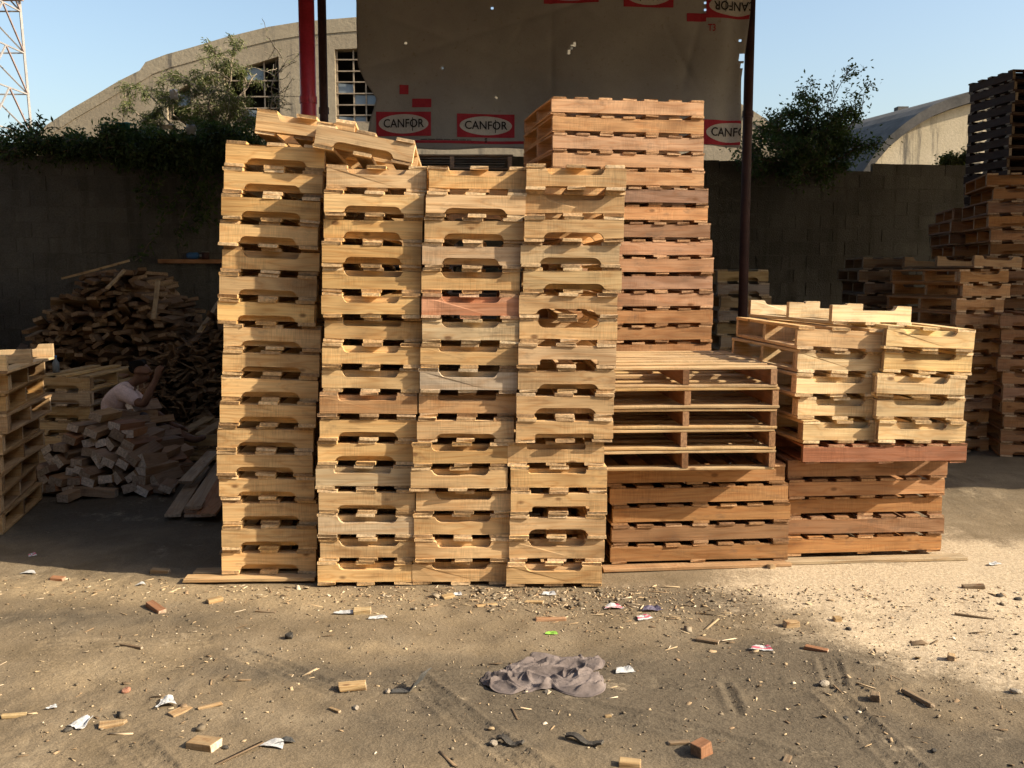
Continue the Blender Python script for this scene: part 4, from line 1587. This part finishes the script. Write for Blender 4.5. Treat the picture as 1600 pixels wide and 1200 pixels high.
# shelf board with bottles on the wall
sp0 = P(305, 408, 12.0)
wy = wall_y(sp0.x)
s0 = P(305, 408, wy - .12)
sh = empty('wall_shelf', (s0.x, wy - .02, s0.z))
tag(sh, 'orange-brown plank shelf fixed to the block wall', 'shelf')
o = inst('plank', board_mesh(.95, .14, .055, M_redwood, 99), sh, (0, -.07, -.03), (0, 0, wyaw), (.46, .24, .12))
for dx in (-.35, .35):
    MB().box((dx, -.05, -.06), (.04, .1, .07)).build('bracket', M_darkpaint, sh)
mt_blue = NT('blue_plastic').done((.05, .16, .38), .35, .5)
bt = empty('blue_bottle', (s0.x - .02, s0.y, s0.z + .027))
tag(bt, 'blue plastic bottle lying on the wall shelf', 'bottle')
MB().tube([(-.09, 0, .045), (-.05, 0, .045), (.05, 0, .045), (.085, 0, .045)], [.03, .045, .045, .02], 12).build('bottle_body', mt_blue, bt, True)
MB().tube([(.085, 0, .045), (.12, 0, .045)], [.018, .018], 10).build('cap', M_inkwhite, bt, True)
cn = empty('dark_can', (s0.x + .14, s0.y, s0.z + .027))
tag(cn, 'dark tin can standing on the wall shelf', 'can')
MB().tube([(0, 0, 0), (0, 0, .09)], [.05, .05], 14).build('can_body', M_darkpaint, cn, True)
MB().tube([(0, 0, .09), (0, 0, .098)], [.052, .052], 14).build('rim', M_galv, cn, True)
# water bottle by the edge stack
q = P(64, 583, 8.95)
bt = empty('water_bottle', (q.x, q.y + .3, 6 * (KA.H + .0015)))
tag(bt, 'small clear bottle standing on the low stack behind the edge stack', 'bottle')
MB().tube([(0, 0, 0), (0, 0, .09), (0, 0, .12), (0, 0, .14)], [.03, .03, .012, .012], 12).build('bottle_body', M_pane, bt, True)
MB().tube([(0, 0, .14), (0, 0, .16)], [.014, .014], 10).build('cap', mt_blue, bt, True)

# ------------------------------------------------------------------ the seated man
MY = 8.9
man = empty('person', (P(185, 690, MY).x, MY, 0))
tag(man, 'dark-haired person in a pale shirt seated behind the block heap, one arm raised', 'person')
M_skin = noise_mat('brown_skin', (.15, .075, .045), (.19, .10, .06), 12, rough=.55, bump=.1, bdist=.003)
M_shirt = noise_mat('pale_shirt', (.66, .52, .49), (.74, .60, .57), 8, rough=.9, bump=.5, bdist=.012)
M_trouser = noise_mat('grey_trousers', (.075, .065, .065), (.11, .095, .09), 8, rough=.9, bump=.5, bdist=.012)
M_hair = noise_mat('black_hair', (.008, .007, .007), (.018, .015, .013), 60, rough=.85, stretch=(1, 1, .2), spec=.1)


def BP(px, py, dy):
    return P(px, py, MY + dy) - man.location


def skin(name, nodes, edges, mat, parent, sub=2):
    keys = list(nodes)
    me_ = bpy.data.meshes.new(name)
    me_.from_pydata([tuple(nodes[k][0]) for k in keys], [(keys.index(a), keys.index(b)) for a, b in edges], [])
    me_.materials.append(mat)
    o = link(bpy.data.objects.new(name, me_))
    md = o.modifiers.new('skin', 'SKIN')
    md.use_smooth_shade = True
    if not me_.skin_vertices:
        bpy.context.view_layer.objects.active = o
        bpy.ops.mesh.customdata_skin_add()
    for i, k in enumerate(keys):
        r_ = nodes[k][1]
        me_.skin_vertices[0].data[i].radius = (r_, r_) if not isinstance(r_, tuple) else r_
        me_.skin_vertices[0].data[i].use_root = (i == 0)
    o.modifiers.new('smooth', 'SUBSURF').levels = sub
    o.modifiers['smooth'].render_levels = sub
    o.parent = parent
    return o


N = {}
def nd(k, px, py, dy, r_): N[k] = (BP(px, py, dy), r_)
nd('pelvis', 183, 688, 0, .12); nd('belly', 177, 662, 0, .115); nd('chest', 181, 632, 0, .125); nd('upper', 196, 611, 0, .085); nd('neck', 207, 600, 0, .05); nd('neck2', 213, 594, 0, .048)
nd('jaw', 222, 590, 0, .055); nd('face', 222, 578, 0, .082); nd('skull', 219, 567, 0, .065); nd('nose', 237, 583, 0, .012); nd('chin', 232, 594, 0, .02)
nd('ear', 219, 582, -.085, .014)
nd('sh', 191, 612, -.16, .058); nd('el', 224, 633, -.24, .042); nd('fo', 232, 616, -.23, .040); nd('wr', 243, 594, -.20, .026); nd('palm', 247, 582, -.19, .032)
for i, (dx, dl) in enumerate(((-2, 8), (1, 9), (4, 8.5), (6.5, 7))):
    nd('k%d' % i, 247 + dx, 582 - dl * .7, -.19 - .012 * i, .011)
    nd('t%d' % i, 250 + dx, 582 - dl * 1.25, -.20 - .012 * i, .008)
nd('th1', 251, 583, -.215, .011); nd('th2', 254, 577, -.22, .009)
nd('sh_', 199, 612, .16, .058); nd('el_', 238, 642, .2, .042); nd('wr_', 270, 664, .12, .026); nd('palm_', 281, 668, .1, .032)
for i in range(4):
    nd('k_%d' % i, 288, 669 + i * .8, .07 + .022 * i, .010)
    nd('t_%d' % i, 294, 672 + i * .8, .07 + .022 * i, .008)
nd('th_1', 284, 667, .06, .010); nd('th_2', 290, 669, .045, .008)
nd('hip', 190, 688, -.1, .08); nd('kn', 223, 648, -.15, .058); nd('cf', 229, 666, -.14, .05); nd('an', 233, 690, -.13, .034); nd('toe', 248, 697, -.13, .028)
nd('hip_', 190, 688, .1, .08); nd('kn_', 240, 664, .08, .056); nd('cf_', 268, 674, .06, .05); nd('an_', 306, 688, .03, .033); nd('toe_', 322, 682, .02, .026)
E = [('pelvis', 'belly'), ('belly', 'chest'), ('chest', 'upper'), ('upper', 'neck'), ('neck', 'neck2'), ('neck2', 'jaw'), ('jaw', 'face'), ('face', 'skull'), ('face', 'nose'), ('jaw', 'chin'), ('face', 'ear'),
     ('upper', 'sh'), ('sh', 'el'), ('el', 'fo'), ('fo', 'wr'), ('wr', 'palm'), ('upper', 'sh_'), ('sh_', 'el_'), ('el_', 'wr_'), ('wr_', 'palm_'),
     ('pelvis', 'hip'), ('hip', 'kn'), ('kn', 'cf'), ('cf', 'an'), ('an', 'toe'), ('pelvis', 'hip_'), ('hip_', 'kn_'), ('kn_', 'cf_'), ('cf_', 'an_'), ('an_', 'toe_')]
for s_ in ('', '_'):
    for i in range(4):
        E += [('palm' + s_, 'k%s%d' % (s_, i)), ('k%s%d' % (s_, i), 't%s%d' % (s_, i))]
    E += [('palm' + s_, 'th%s1' % s_), ('th%s1' % s_, 'th%s2' % s_)]
skin('body', N, E, M_skin, man)


def sub_nodes(pairs, grow_):
    return {k: (N[k][0], N[k][1] + grow_) for k in pairs}


S = sub_nodes(('belly', 'pelvis', 'chest', 'upper', 'sh', 'sh_'), .018)
S['collar'] = (N['upper'][0].lerp(N['neck'][0], .75), .062)
S['cuff'] = (N['sh'][0].lerp(N['el'][0], .82), .060)
S['cuff_'] = (N['sh_'][0].lerp(N['el_'][0], .8), .060)
skin('shirt', S, [('belly', 'pelvis'), ('belly', 'chest'), ('chest', 'upper'), ('upper', 'collar'), ('upper', 'sh'), ('upper', 'sh_'), ('sh', 'cuff'), ('sh_', 'cuff_')], M_shirt, man)
T_ = sub_nodes(('pelvis', 'hip', 'kn', 'hip_', 'kn_'), .022)
T_['hem'] = (N['kn'][0].lerp(N['an'][0], .72), .065)
T_['hem_'] = (N['kn_'][0].lerp(N['an_'][0], .22), .066)
skin('trousers', T_, [('pelvis', 'hip'), ('hip', 'kn'), ('kn', 'hem'), ('pelvis', 'hip_'), ('hip_', 'kn_'), ('kn_', 'hem_')], M_trouser, man)
hv = {'a': (BP(219, 567, 0), .092), 'b': (BP(213, 575, 0), .088), 'c': (BP(210, 585, 0), .060), 'd': (BP(231, 567, 0), .060), 'e': (BP(216, 572, -.06), .055), 'f': (BP(216, 572, .06), .055)}
skin('hair', hv, [('a', 'b'), ('b', 'c'), ('a', 'd'), ('a', 'e'), ('a', 'f')], M_hair, man)
seat_p = P(183, 700, MY)
pallet(KA, (seat_p.x - .05, MY - .35, 0), R(3), 0, 0, 'n', (.36, .25, .14), 'low pallet on the ground that the man sits on', None)

# ------------------------------------------------------------------ things lying on the ground
M_paper = noise_mat('white_paper', (.42, .42, .41), (.56, .56, .55), 14, bump=.4, bdist=.004)
M_pink = NT('red_print_paper').done((.55, .12, .16), .7)
M_purple = noise_mat('purple_plastic', (.07, .06, .10), (.12, .10, .15), 20, rough=.45)
M_green = noise_mat('green_plastic', (.22, .46, .06), (.30, .55, .10), 9, rough=.4)
M_rubber = noise_mat('black_rubber', (.05, .05, .048), (.10, .095, .085), 9, rough=.8)
M_stone = noise_mat('stone', (.24, .20, .15), (.36, .31, .24), 20)
M_redbrick = noise_mat('red_brick', (.30, .14, .085), (.40, .20, .13), 20)
M_black = noise_mat('charred_scrap', (.04, .035, .03), (.085, .075, .06), 20)
rd = random.Random(77)


def wood_piece(px, py, L, W, H, yaw, col, label, tilt=0, wedge=0):
    p = G(px, py)
    r_ = random.Random(px * 7 + py)
    b = MB().box((0, 0, 0), (L, W, H))
    v = []
    for (x, y, z) in b.v:
        if wedge and x > 0:
            y *= 1 - wedge
            x += y * .6
        v.append((x + r_.gauss(0, L * .02), y + r_.gauss(0, W * .05), z + r_.gauss(0, H * .05)))
    o = mesh_obj('wood_scrap', v, b.f, M_scrap)
    bv = o.modifiers.new('worn_edges', 'BEVEL')
    bv.width = min(.004, H * .2)
    bv.segments = 2
    o.location = (p.x, p.y, gz(p.x, p.y) + H * .30)
    o.rotation_euler = (r_.gauss(0, .06), tilt + r_.gauss(0, .04), R(yaw))
    o.scale = (.9, .85, .85)
    o.color = (col[0] * .74, col[1] * .72, col[2] * .70, 1)
    tag(o, label, 'wood scrap', 'wood scraps on the bare ground')


Y1, Y2, Rd, Gr = (.58, .42, .22), (.50, .36, .20), (.42, .22, .12), (.30, .23, .15)
for a in ((243, 951, .19, .055, .035, -48, Rd, 'reddish wood stick lying before the first column'), (335, 940, .09, .05, .03, 40, Y1, 'small yellow wood chip near the first column foot'),
          (566, 958, .10, .065, .035, 8, (.66, .52, .3), 'cream wood block lying on paper before the second column'), (551, 1072, .13, .06, .03, 12, Y1, 'flat tan wood piece beside the black rubber strip'),
          (319, 1168, .125, .085, .035, -18, Y2, 'tan wood block lying alone near the lower picture edge'), (1096, 1173, .075, .065, .06, 35, Rd, 'reddish square wood block near the lower picture edge'),
          (1236, 975, .085, .05, .04, 12, Y2, 'tan wood block in front of the double column stack'), (1106, 998, .12, .045, .02, -22, Gr, 'dark wood strip before the low stack'),
          (1276, 1012, .12, .04, .02, -28, Rd, 'brown stick behind the red and white packet'), (1368, 1092, .05, .045, .04, 65, Gr, 'small dark cube of wood beside the tyre tracks'),
          (1434, 1090, .19, .03, .02, 108, Gr, 'dark straight stick across the tyre tracks'), (281, 1113, .10, .055, .012, 55, Y2, 'flat chip beside the white paper'),
          (328, 1107, .11, .02, .012, 32, Y2, 'thin stick right beside the flat chip'), (22, 1120, .10, .03, .018, 14, (.62, .48, .26), 'yellow stick at the picture edge'),
          (175, 1132, .11, .06, .022, 20, Y2, 'wedge-shaped wood chip near the folded paper', 0, .6), (205, 1014, .14, .02, .012, -20, Gr, 'grey splintered stick on the dark patch'),
          (1522, 963, .20, .02, .014, -22, Gr, 'long dark stick on the pale sawdust'), (1486, 1027, .05, .035, .035, 70, Y2, 'small upright wood chip on the sawdust edge'),
          (860, 965, .17, .035, .02, 6, (.5, .3, .17), 'reddish lath before the fourth column'), (1048, 888, .08, .05, .03, -15, Rd, 'brown block at the foot of the low stack'),
          (1205, 887, .045, .04, .035, 20, Y2, 'little block between the two low stacks'), (1521, 919, .13, .04, .03, -4, Gr, 'brown wood piece beyond the double column stack'),
          (523, 1108, .07, .018, .012, -40, Y2, 'thin chip below the flat tan piece'), (1308, 966, .045, .04, .03, 10, Y1, 'tiny pale block on the sawdust edge'),
          (760, 945, .13, .03, .012, 25, Y1, 'pale shaving before the third column'), (835, 940, .11, .04, .014, -12, Y1, 'pale lath amid the chips before the fourth column'),
          (700, 932, .08, .05, .02, 30, Y1, 'pale chip at the foot of the third column'), (90, 903, .09, .05, .025, -8, Rd, 'reddish chip on the shade edge'), (250, 893, .12, .05, .03, -4, Y2, 'block lying in the shade beside the first column'),
          (415, 958, .12, .015, .01, -10, Gr, 'grey twig before the first column'), (950, 1118, .03, .02, .012, 8, Y1, 'tiny pale chip below the rag'), (1230, 1184, .06, .03, .012, 60, Gr, 'grey chip at the lower picture edge'),
          (985, 1196, .09, .05, .03, -12, Y1, 'pale wood piece cut by the lower picture edge'), (1060, 1160, .09, .03, .012, 5, Gr, 'grey bark strip near the reddish square block')):
    wood_piece(*a)


def sheet_scrap(name, px, py, w, d, yaw, mats, label, cat, bend=.03, seed=0):
    """creased bit of paper or plastic lying on the ground"""
    p = G(px, py)
    r_ = random.Random(seed + px)
    n = 9
    v, f, mi = [], [], []
    ph = r_.uniform(0, 6)
    for j in range(n):
        for i in range(n):
            u, t = i / (n - 1) - .5, j / (n - 1) - .5
            x = u * w * (1 - .45 * (t + .5)) + r_.gauss(0, w * .01)
            y = t * d * .8 + r_.gauss(0, d * .012)
            z = abs(math.sin(u * 3 + ph) * math.cos(t * 3 + ph)) * bend * .55 + r_.random() * bend * .12 + .005 + max(0, t + u * .5) * bend * .6
            v.append((x, y, z))
    for j in range(n - 1):
        for i in range(n - 1):
            a = j * n + i
            f.append((a, a + 1, a + n + 1, a + n))
            mi.append(1 if len(mats) > 1 and (2 <= j <= 3 or (i > 5 and j > 4)) else 0)
    o = mesh_obj(name, v, f, mats[0])
    for mm in mats[1:]:
        o.data.materials.append(mm)
    o.data.polygons.foreach_set('material_index', mi)
    o.location = (p.x, p.y, gz(p.x, p.y))
    o.rotation_euler = (0, 0, R(yaw))
    o.modifiers.new('thickness', 'SOLIDIFY').thickness = .0015
    tag(o, label, cat)


sheet_scrap('paper', 128, 1131, .075, .10, -20, [M_paper], 'folded white paper near the wedge-shaped chip', 'paper', .03)
sheet_scrap('paper', 260, 1102, .085, .07, 15, [M_paper], 'crumpled bluish-white paper beside the flat chip', 'paper', .03)
sheet_scrap('paper', 428, 1163, .10, .07, -15, [M_paper], 'white paper scrap near the lower picture edge', 'paper', .012)
sheet_scrap('plastic_film', 446, 1159, .08, .035, 10, [M_rubber], 'dark plastic film lying on the white paper scrap', 'plastic film', .015)
sheet_scrap('packet', 1190, 1011, .11, .05, -10, [M_paper, M_pink], 'red and white packet on the dark soil', 'packet', .02)
sheet_scrap('packet', 958, 947, .11, .06, 8, [M_paper, M_pink], 'red and white torn packet before the low stack', 'packet', .022)
sheet_scrap('purple_wrapper', 1018, 951, .12, .05, 10, [M_purple], 'dark purple wrapper beside the torn packet', 'wrapper', .03)
sheet_scrap('paper', 1005, 963, .09, .06, 25, [M_paper, M_pink], 'white paper under the dark purple wrapper', 'paper', .015)
sheet_scrap('paper', 858, 927, .08, .05, -5, [M_paper], 'white slip at the foot of the fourth column', 'paper', .02)
sheet_scrap('paper', 220, 914, .06, .03, 12, [M_paper], 'small white slip on the shade edge', 'paper', .015)
sheet_scrap('paper', 540, 959, .12, .05, -5, [M_paper], 'pale paper under the cream wood block', 'paper', .012)
sheet_scrap('paper', 590, 967, .10, .04, 12, [M_paper], 'greyish strip of paper beside the cream wood block', 'paper', .012)
sheet_scrap('paper', 715, 928, .05, .04, 0, [M_paper], 'tiny white slip at the foot of the third column', 'paper', .015)
sheet_scrap('foil', 975, 1046, .09, .06, 10, [M_paper], 'crinkled clear wrapper beside the rag', 'wrapper', .02)
sheet_scrap('green_plastic', 862, 984, .065, .04, -5, [M_green], 'bright green plastic bit above the rag', 'plastic bit', .012)
sheet_scrap('paper', 50, 867, .05, .05, 40, [M_paper, M_pink], 'white packet lying in the shade near the edge stack', 'packet', .02)
sheet_scrap('paper', 45, 893, .09, .05, 5, [M_paper], 'bluish paper on the shade edge near the picture edge', 'paper', .01)
sheet_scrap('paper', 1553, 882, .08, .04, 5, [M_paper], 'bluish paper on the sawdust at the far side', 'paper', .02)
sheet_scrap('paper', 82, 1106, .045, .03, 5, [M_paper], 'tiny white slip left of the folded paper', 'paper', .012)


def stone(px, py, s, mat, label, cat='stone', flat=.65):
    p = G(px, py)
    r_ = random.Random(px + py * 3)
    bm = bmesh.new()
    s *= .75 if mat is not M_black else .55
    bmesh.ops.create_icosphere(bm, subdivisions=2, radius=s)
    offs = [(Vector((r_.gauss(0, 1), r_.gauss(0, 1), r_.gauss(0, 1))).normalized(), r_.uniform(.5, .95)) for _ in range(9)]
    for vv in bm.verts:
        for n_, k in offs:
            d = vv.co.dot(n_) - s * k
            if d > 0:
                vv.co -= n_ * d
        vv.co.z *= flat
        vv.co.x *= 1.25
    me_ = bpy.data.meshes.new('stone')
    bm.to_mesh(me_)
    bm.free()
    me_.materials.append(mat)
    o = link(bpy.data.objects.new(cat.replace(' ', '_'), me_))
    o.location = (p.x, p.y, gz(p.x, p.y) + s * flat * .55)
    o.rotation_euler = (0, 0, r_.uniform(0, 6))
    tag(o, label, cat, 'stones on the bare ground')


for a in ((1286, 1068, .032, M_stone, 'rounded grey stone beside the tyre tracks'), (197, 1081, .026, M_redbrick, 'reddish brick lump on the bare soil', 'brick lump'),
          (606, 1079, .022, M_stone, 'pale pebble beside the black rubber strip'), (453, 999, .045, M_black, 'crumpled black scrap before the first column', 'black scrap', .8),
          (556, 1104, .020, M_stone, 'small round pebble below the flat tan piece'), (772, 1158, .022, M_stone, 'pale pebble next to the dark shoe sole'),
          (106, 1141, .028, M_black, 'dark clod beside the folded paper', 'clod'), (352, 1170, .022, M_black, 'dark clod beside the tan block', 'clod'), (1325, 981, .03, M_black, 'black lump on the sawdust edge', 'black scrap', .5),
          (1562, 932, .035, M_black, 'dark lump on the pale sawdust', 'black scrap', .6), (1590, 935, .035, M_black, 'dark lump at the picture edge', 'black scrap', .6), (1588, 1078, .03, M_stone, 'stone at the picture edge', 'stone'),
          (1322, 1118, .02, M_black, 'small black lump near the dark cube', 'black scrap', .5), (855, 1078, .017, M_stone, 'pale pebble at the hem of the rag'), (1460, 1168, .022, M_black, 'dark clod near the lower tyre tracks', 'clod')):
    stone(*a)
# shoe sole and leather strap
for px, py, L, yaw, lab in ((796, 1158, .11, -28, 'dark worn shoe sole below the tyre track'), (912, 1160, .15, -30, 'dark leather strap near the lower picture edge')):
    p = G(px, py)
    pts = [(-L / 2 + L * i / 8, .006 * math.sin(i), .012 + .008 * math.sin(i * .9)) for i in range(9)]
    mb = MB()
    for a, b in zip(pts[:-1], pts[1:]):
        mb.bar(a, b, .028, .008)
    o = mb.build('leather_strip', M_black)
    o.location = (p.x, p.y, gz(p.x, p.y))
    o.rotation_euler = (0, 0, R(yaw))
    tag(o, lab, 'leather strip')
# bent black rubber strip
A = G(612, 1079)
path = [(612, 1079, .003), (628, 1080, .004), (640, 1080, .006), (645, 1078, .02), (648, 1068, .04), (652, 1060, .055), (657, 1050, .068), (661, 1045, .074)]
v, f = [], []
for i, (px, py, z) in enumerate(path):
    g_ = G(px, 1079 if i > 2 else py)
    w = .018 + .002 * i
    y = A.y + (.0 if i < 3 else .012 * (i - 2))
    for t in (0, .004):
        v.append((g_.x, y - w, z + t + gz(g_.x, y)))
        v.append((g_.x + (.03 if i > 3 else 0), y + w, z + t + gz(g_.x, y)))
for i in range(len(path) - 1):
    a, b = 4 * i, 4 * i + 4
    f += [(a, b, b + 1, a + 1), (a + 2, a + 3, b + 3, b + 2), (a, a + 2, b + 2, b), (a + 1, b + 1, b + 3, a + 3)]
f += [(0, 1, 3, 2), (len(v) - 4, len(v) - 2, len(v) - 1, len(v) - 3)]
o = mesh_obj('rubber_strip', v, f, M_rubber)
tag(o, 'bent black rubber strip sticking up at the tyre track', 'rubber strip')

# the crumpled rag
rc = G(850, 1054)
zoompoly = [(712, 512), (760, 492), (830, 470), (880, 440), (938, 412), (945, 388), (1010, 386), (1080, 402), (1120, 398), (1180, 408), (1225, 400), (1268, 428), (1250, 468), (1205, 476), (1240, 495), (1266, 530), (1262, 572),
            (1215, 590), (1150, 590), (1090, 574), (1040, 548), (1005, 556), (960, 556), (930, 545), (905, 572), (860, 580), (800, 572), (745, 545)]
poly = [G(500 + x / 2.857, 880 + y / 2.857) - rc for x, y in zoompoly]
pa = np.array([math.atan2(p.y * 1.8, p.x) for p in poly])
pr = np.array([math.hypot(p.y * 1.8, p.x) for p in poly])
od = np.argsort(pa)
pa, pr = pa[od], pr[od]
pa = np.concatenate([pa - 2 * math.pi, pa, pa + 2 * math.pi])
pr = np.concatenate([pr, pr, pr])
NR, NA = 64, 220
rr_ = np.linspace(0.0, 1, NR)[:, None]
aa = np.linspace(-math.pi, math.pi, NA, endpoint=False)[None, :]
rad_ = np.interp(aa, pa, pr) * rr_
rx_ = rad_ * np.cos(aa)
ry_ = rad_ * np.sin(aa) / 1.8
rg = random.Random(31)
hz = np.zeros_like(rx_)
for k in range(75):                       # folds: sharp crests along short bent lines
    x0_, y0_ = rg.uniform(-.26, .26), rg.uniform(-.16, .16)
    th_ = rg.gauss(.5, .8) if k % 3 else rg.uniform(0, 3.1)
    cur = rg.gauss(0, 5)
    L_ = rg.uniform(.06, .2)
    am, wd2 = rg.uniform(.010, .042), rg.uniform(.007, .014)
    best = np.zeros_like(hz)
    for j in range(44):
        u = j / 43 - .5
        t_ = th_ + cur * u * L_
        fx, fy = x0_ + math.cos(t_) * u * L_, y0_ + math.sin(t_) * u * L_
        d_ = np.hypot(rx_ - fx, ry_ - fy)
        best = np.maximum(best, am * (1 - (2 * u) ** 2 * .7) * np.exp(-d_ / wd2))
    hz = np.maximum(hz, best) + .25 * np.minimum(hz, best)
hz += .022 * np.exp(-((rx_ - .25) / .05) ** 2 - ((ry_ - .17) / .06) ** 2) * (1 + vnoise(rx_, ry_, .02) * 1.2)
hz += .004 * vnoise(rx_, ry_, .03) + .006
hz *= np.clip((1 - rr_) * 14, .45, 1)
gx, gy = rc.x + rx_, rc.y + ry_
zz = ground_height(gx, gy) + hz
v = [(float(a - rc.x), float(b - rc.y), float(c_)) for a, b, c_ in zip(gx.ravel(), gy.ravel(), zz.ravel())]
ids = np.arange(NR * NA).reshape(NR, NA)
nx_ = np.roll(ids, -1, axis=1)
f = np.stack([ids[1:-1], ids[2:], nx_[2:], nx_[1:-1]], -1).reshape(-1, 4).tolist()
f += [(0, int(ids[1, j]), int(nx_[1, j])) for j in range(NA)]
M_rag = noise_mat('mauve_rag', (.095, .075, .068), (.20, .163, .148), 5, rough=.95, bump=.5, bdist=.005)
o = mesh_obj('rag', v, f, M_rag, None, True)
o.location = (rc.x, rc.y, 0)
o.modifiers.new('thickness', 'SOLIDIFY').thickness = .0025
tag(o, 'crumpled mauve-grey rag lying in the middle of the bare ground', 'rag')


# ------------------------------------------------------------------ chips, splinters and grit strewn on the earth
def strew(name, n, size, aspect, thick, mat, label, cat, spots, col=(.5, .36, .2), up=.25):
    xs_, ys_ = [], []
    tot = sum(s[-1] for s in spots)
    for px, py, sx, sy, w in spots:
        k = int(n * w / tot)
        c_ = G(px, py)
        xs_.append(nrng.normal(c_.x, sx, k))
        ys_.append(nrng.normal(c_.y, sy, k))
    x, y = np.concatenate(xs_), np.concatenate(ys_)
    keep = (y > 2.9) & (y < 9) & ~((y > 5.45) & (x > -1.8) & (x < 3.3))
    x, y = x[keep], y[keep]
    k = len(x)
    L = size * np.exp(nrng.normal(0, .55, k))
    W = L * aspect * nrng.uniform(.5, 1.4, k)
    T = np.minimum(thick * nrng.uniform(.5, 1.5, k), W)
    ya = nrng.uniform(0, 2 * math.pi, k)
    ti = nrng.normal(0, up, k)
    c_, s_ = np.cos(ya), np.sin(ya)
    ex = np.stack([c_ * np.cos(ti), s_ * np.cos(ti), np.sin(ti)], -1)
    ey = np.stack([-s_, c_, nrng.normal(0, up * .7, k)], -1)
    ez = np.cross(ex, ey)
    P0 = np.stack([x, y, ground_height(x, y) + T * .4 + np.abs(np.sin(ti)) * L * .3], -1)
    V = []
    for a in (-.5, .5):
        for b in (-.5, .5):
            for d in (-.5, .5):
                jit = 1 + nrng.normal(0, .18, k)
                V.append(P0 + ex * (a * L * jit)[:, None] + ey * (b * W * jit)[:, None] + ez * (d * T)[:, None])
    V = np.stack(V, 1).reshape(-1, 3)
    Fq = np.array(((0, 1, 3, 2), (4, 6, 7, 5), (0, 4, 5, 1), (2, 3, 7, 6), (0, 2, 6, 4), (1, 5, 7, 3)))
    Q = (np.arange(k)[:, None, None] * 8 + Fq[None]).reshape(-1, 4)
    me_ = bpy.data.meshes.new(name)
    me_.vertices.add(len(V))
    me_.vertices.foreach_set('co', V.astype(np.float32).ravel())
    me_.loops.add(Q.size)
    me_.loops.foreach_set('vertex_index', Q.ravel().astype(np.int32))
    me_.polygons.add(len(Q))
    me_.polygons.foreach_set('loop_start', np.arange(0, Q.size, 4, dtype=np.int32))
    me_.update(calc_edges=True)
    me_.materials.append(mat)
    o = link(bpy.data.objects.new(name, me_))
    tag(o, label, cat, None, 'stuff')
    return o


def island_mat(name, stops):
    m = NT(name)
    ge = m.n('NewGeometry')
    c = m.ramp(ge.outputs['Random Per Island'], stops)
    return m.done(c, .85, .2)


M_chip = island_mat('chip_colours', [(0, (.13, .09, .055)), (.3, (.28, .19, .11)), (.6, (.42, .31, .18)), (.85, (.55, .42, .26)), (1, (.66, .56, .42))])
M_grit = island_mat('grit_colours', [(0, (.10, .08, .055)), (.5, (.19, .15, .10)), (1, (.33, .27, .19))])
foot = [(740, 928, .8, .10, 3), (880, 935, .45, .14, 3), (420, 925, .7, .14, 1.5), (140, 915, .7, .12, 1.5), (1050, 920, .5, .25, 2), (1300, 905, .6, .2, 2), (1500, 950, .6, .4, 2), (970, 955, .4, .15, 1.5),
        (800, 1060, 1.9, .6, 3), (200, 1050, .8, .5, 1.5), (1300, 1080, .9, .5, 2)]
strew('wood_chips', 2300, .010, .5, .003, M_chip, 'small wood chips strewn over the bare ground', 'wood chips', foot)
strew('splinters', 650, .030, .09, .003, M_chip, 'thin splinters and twigs strewn over the bare ground', 'splinters', foot, up=.12)
strew('grit', 4200, .004, .8, .004, M_grit, 'fine grit and small clods on the bare ground', 'grit', [(800, 1060, 2.0, .7, 4), (1100, 930, .9, .35, 2), (400, 960, 1.2, .3, 1), (1450, 1000, .7, .5, 1)])
strew('clods', 90, .014, .8, .012, M_grit, 'dark clods of earth scattered on the bare ground', 'clods', [(870, 938, .35, .10, 3), (1100, 925, .4, .2, 1.5), (800, 1080, 1.9, .6, 1), (1500, 930, .5, .3, .7)])
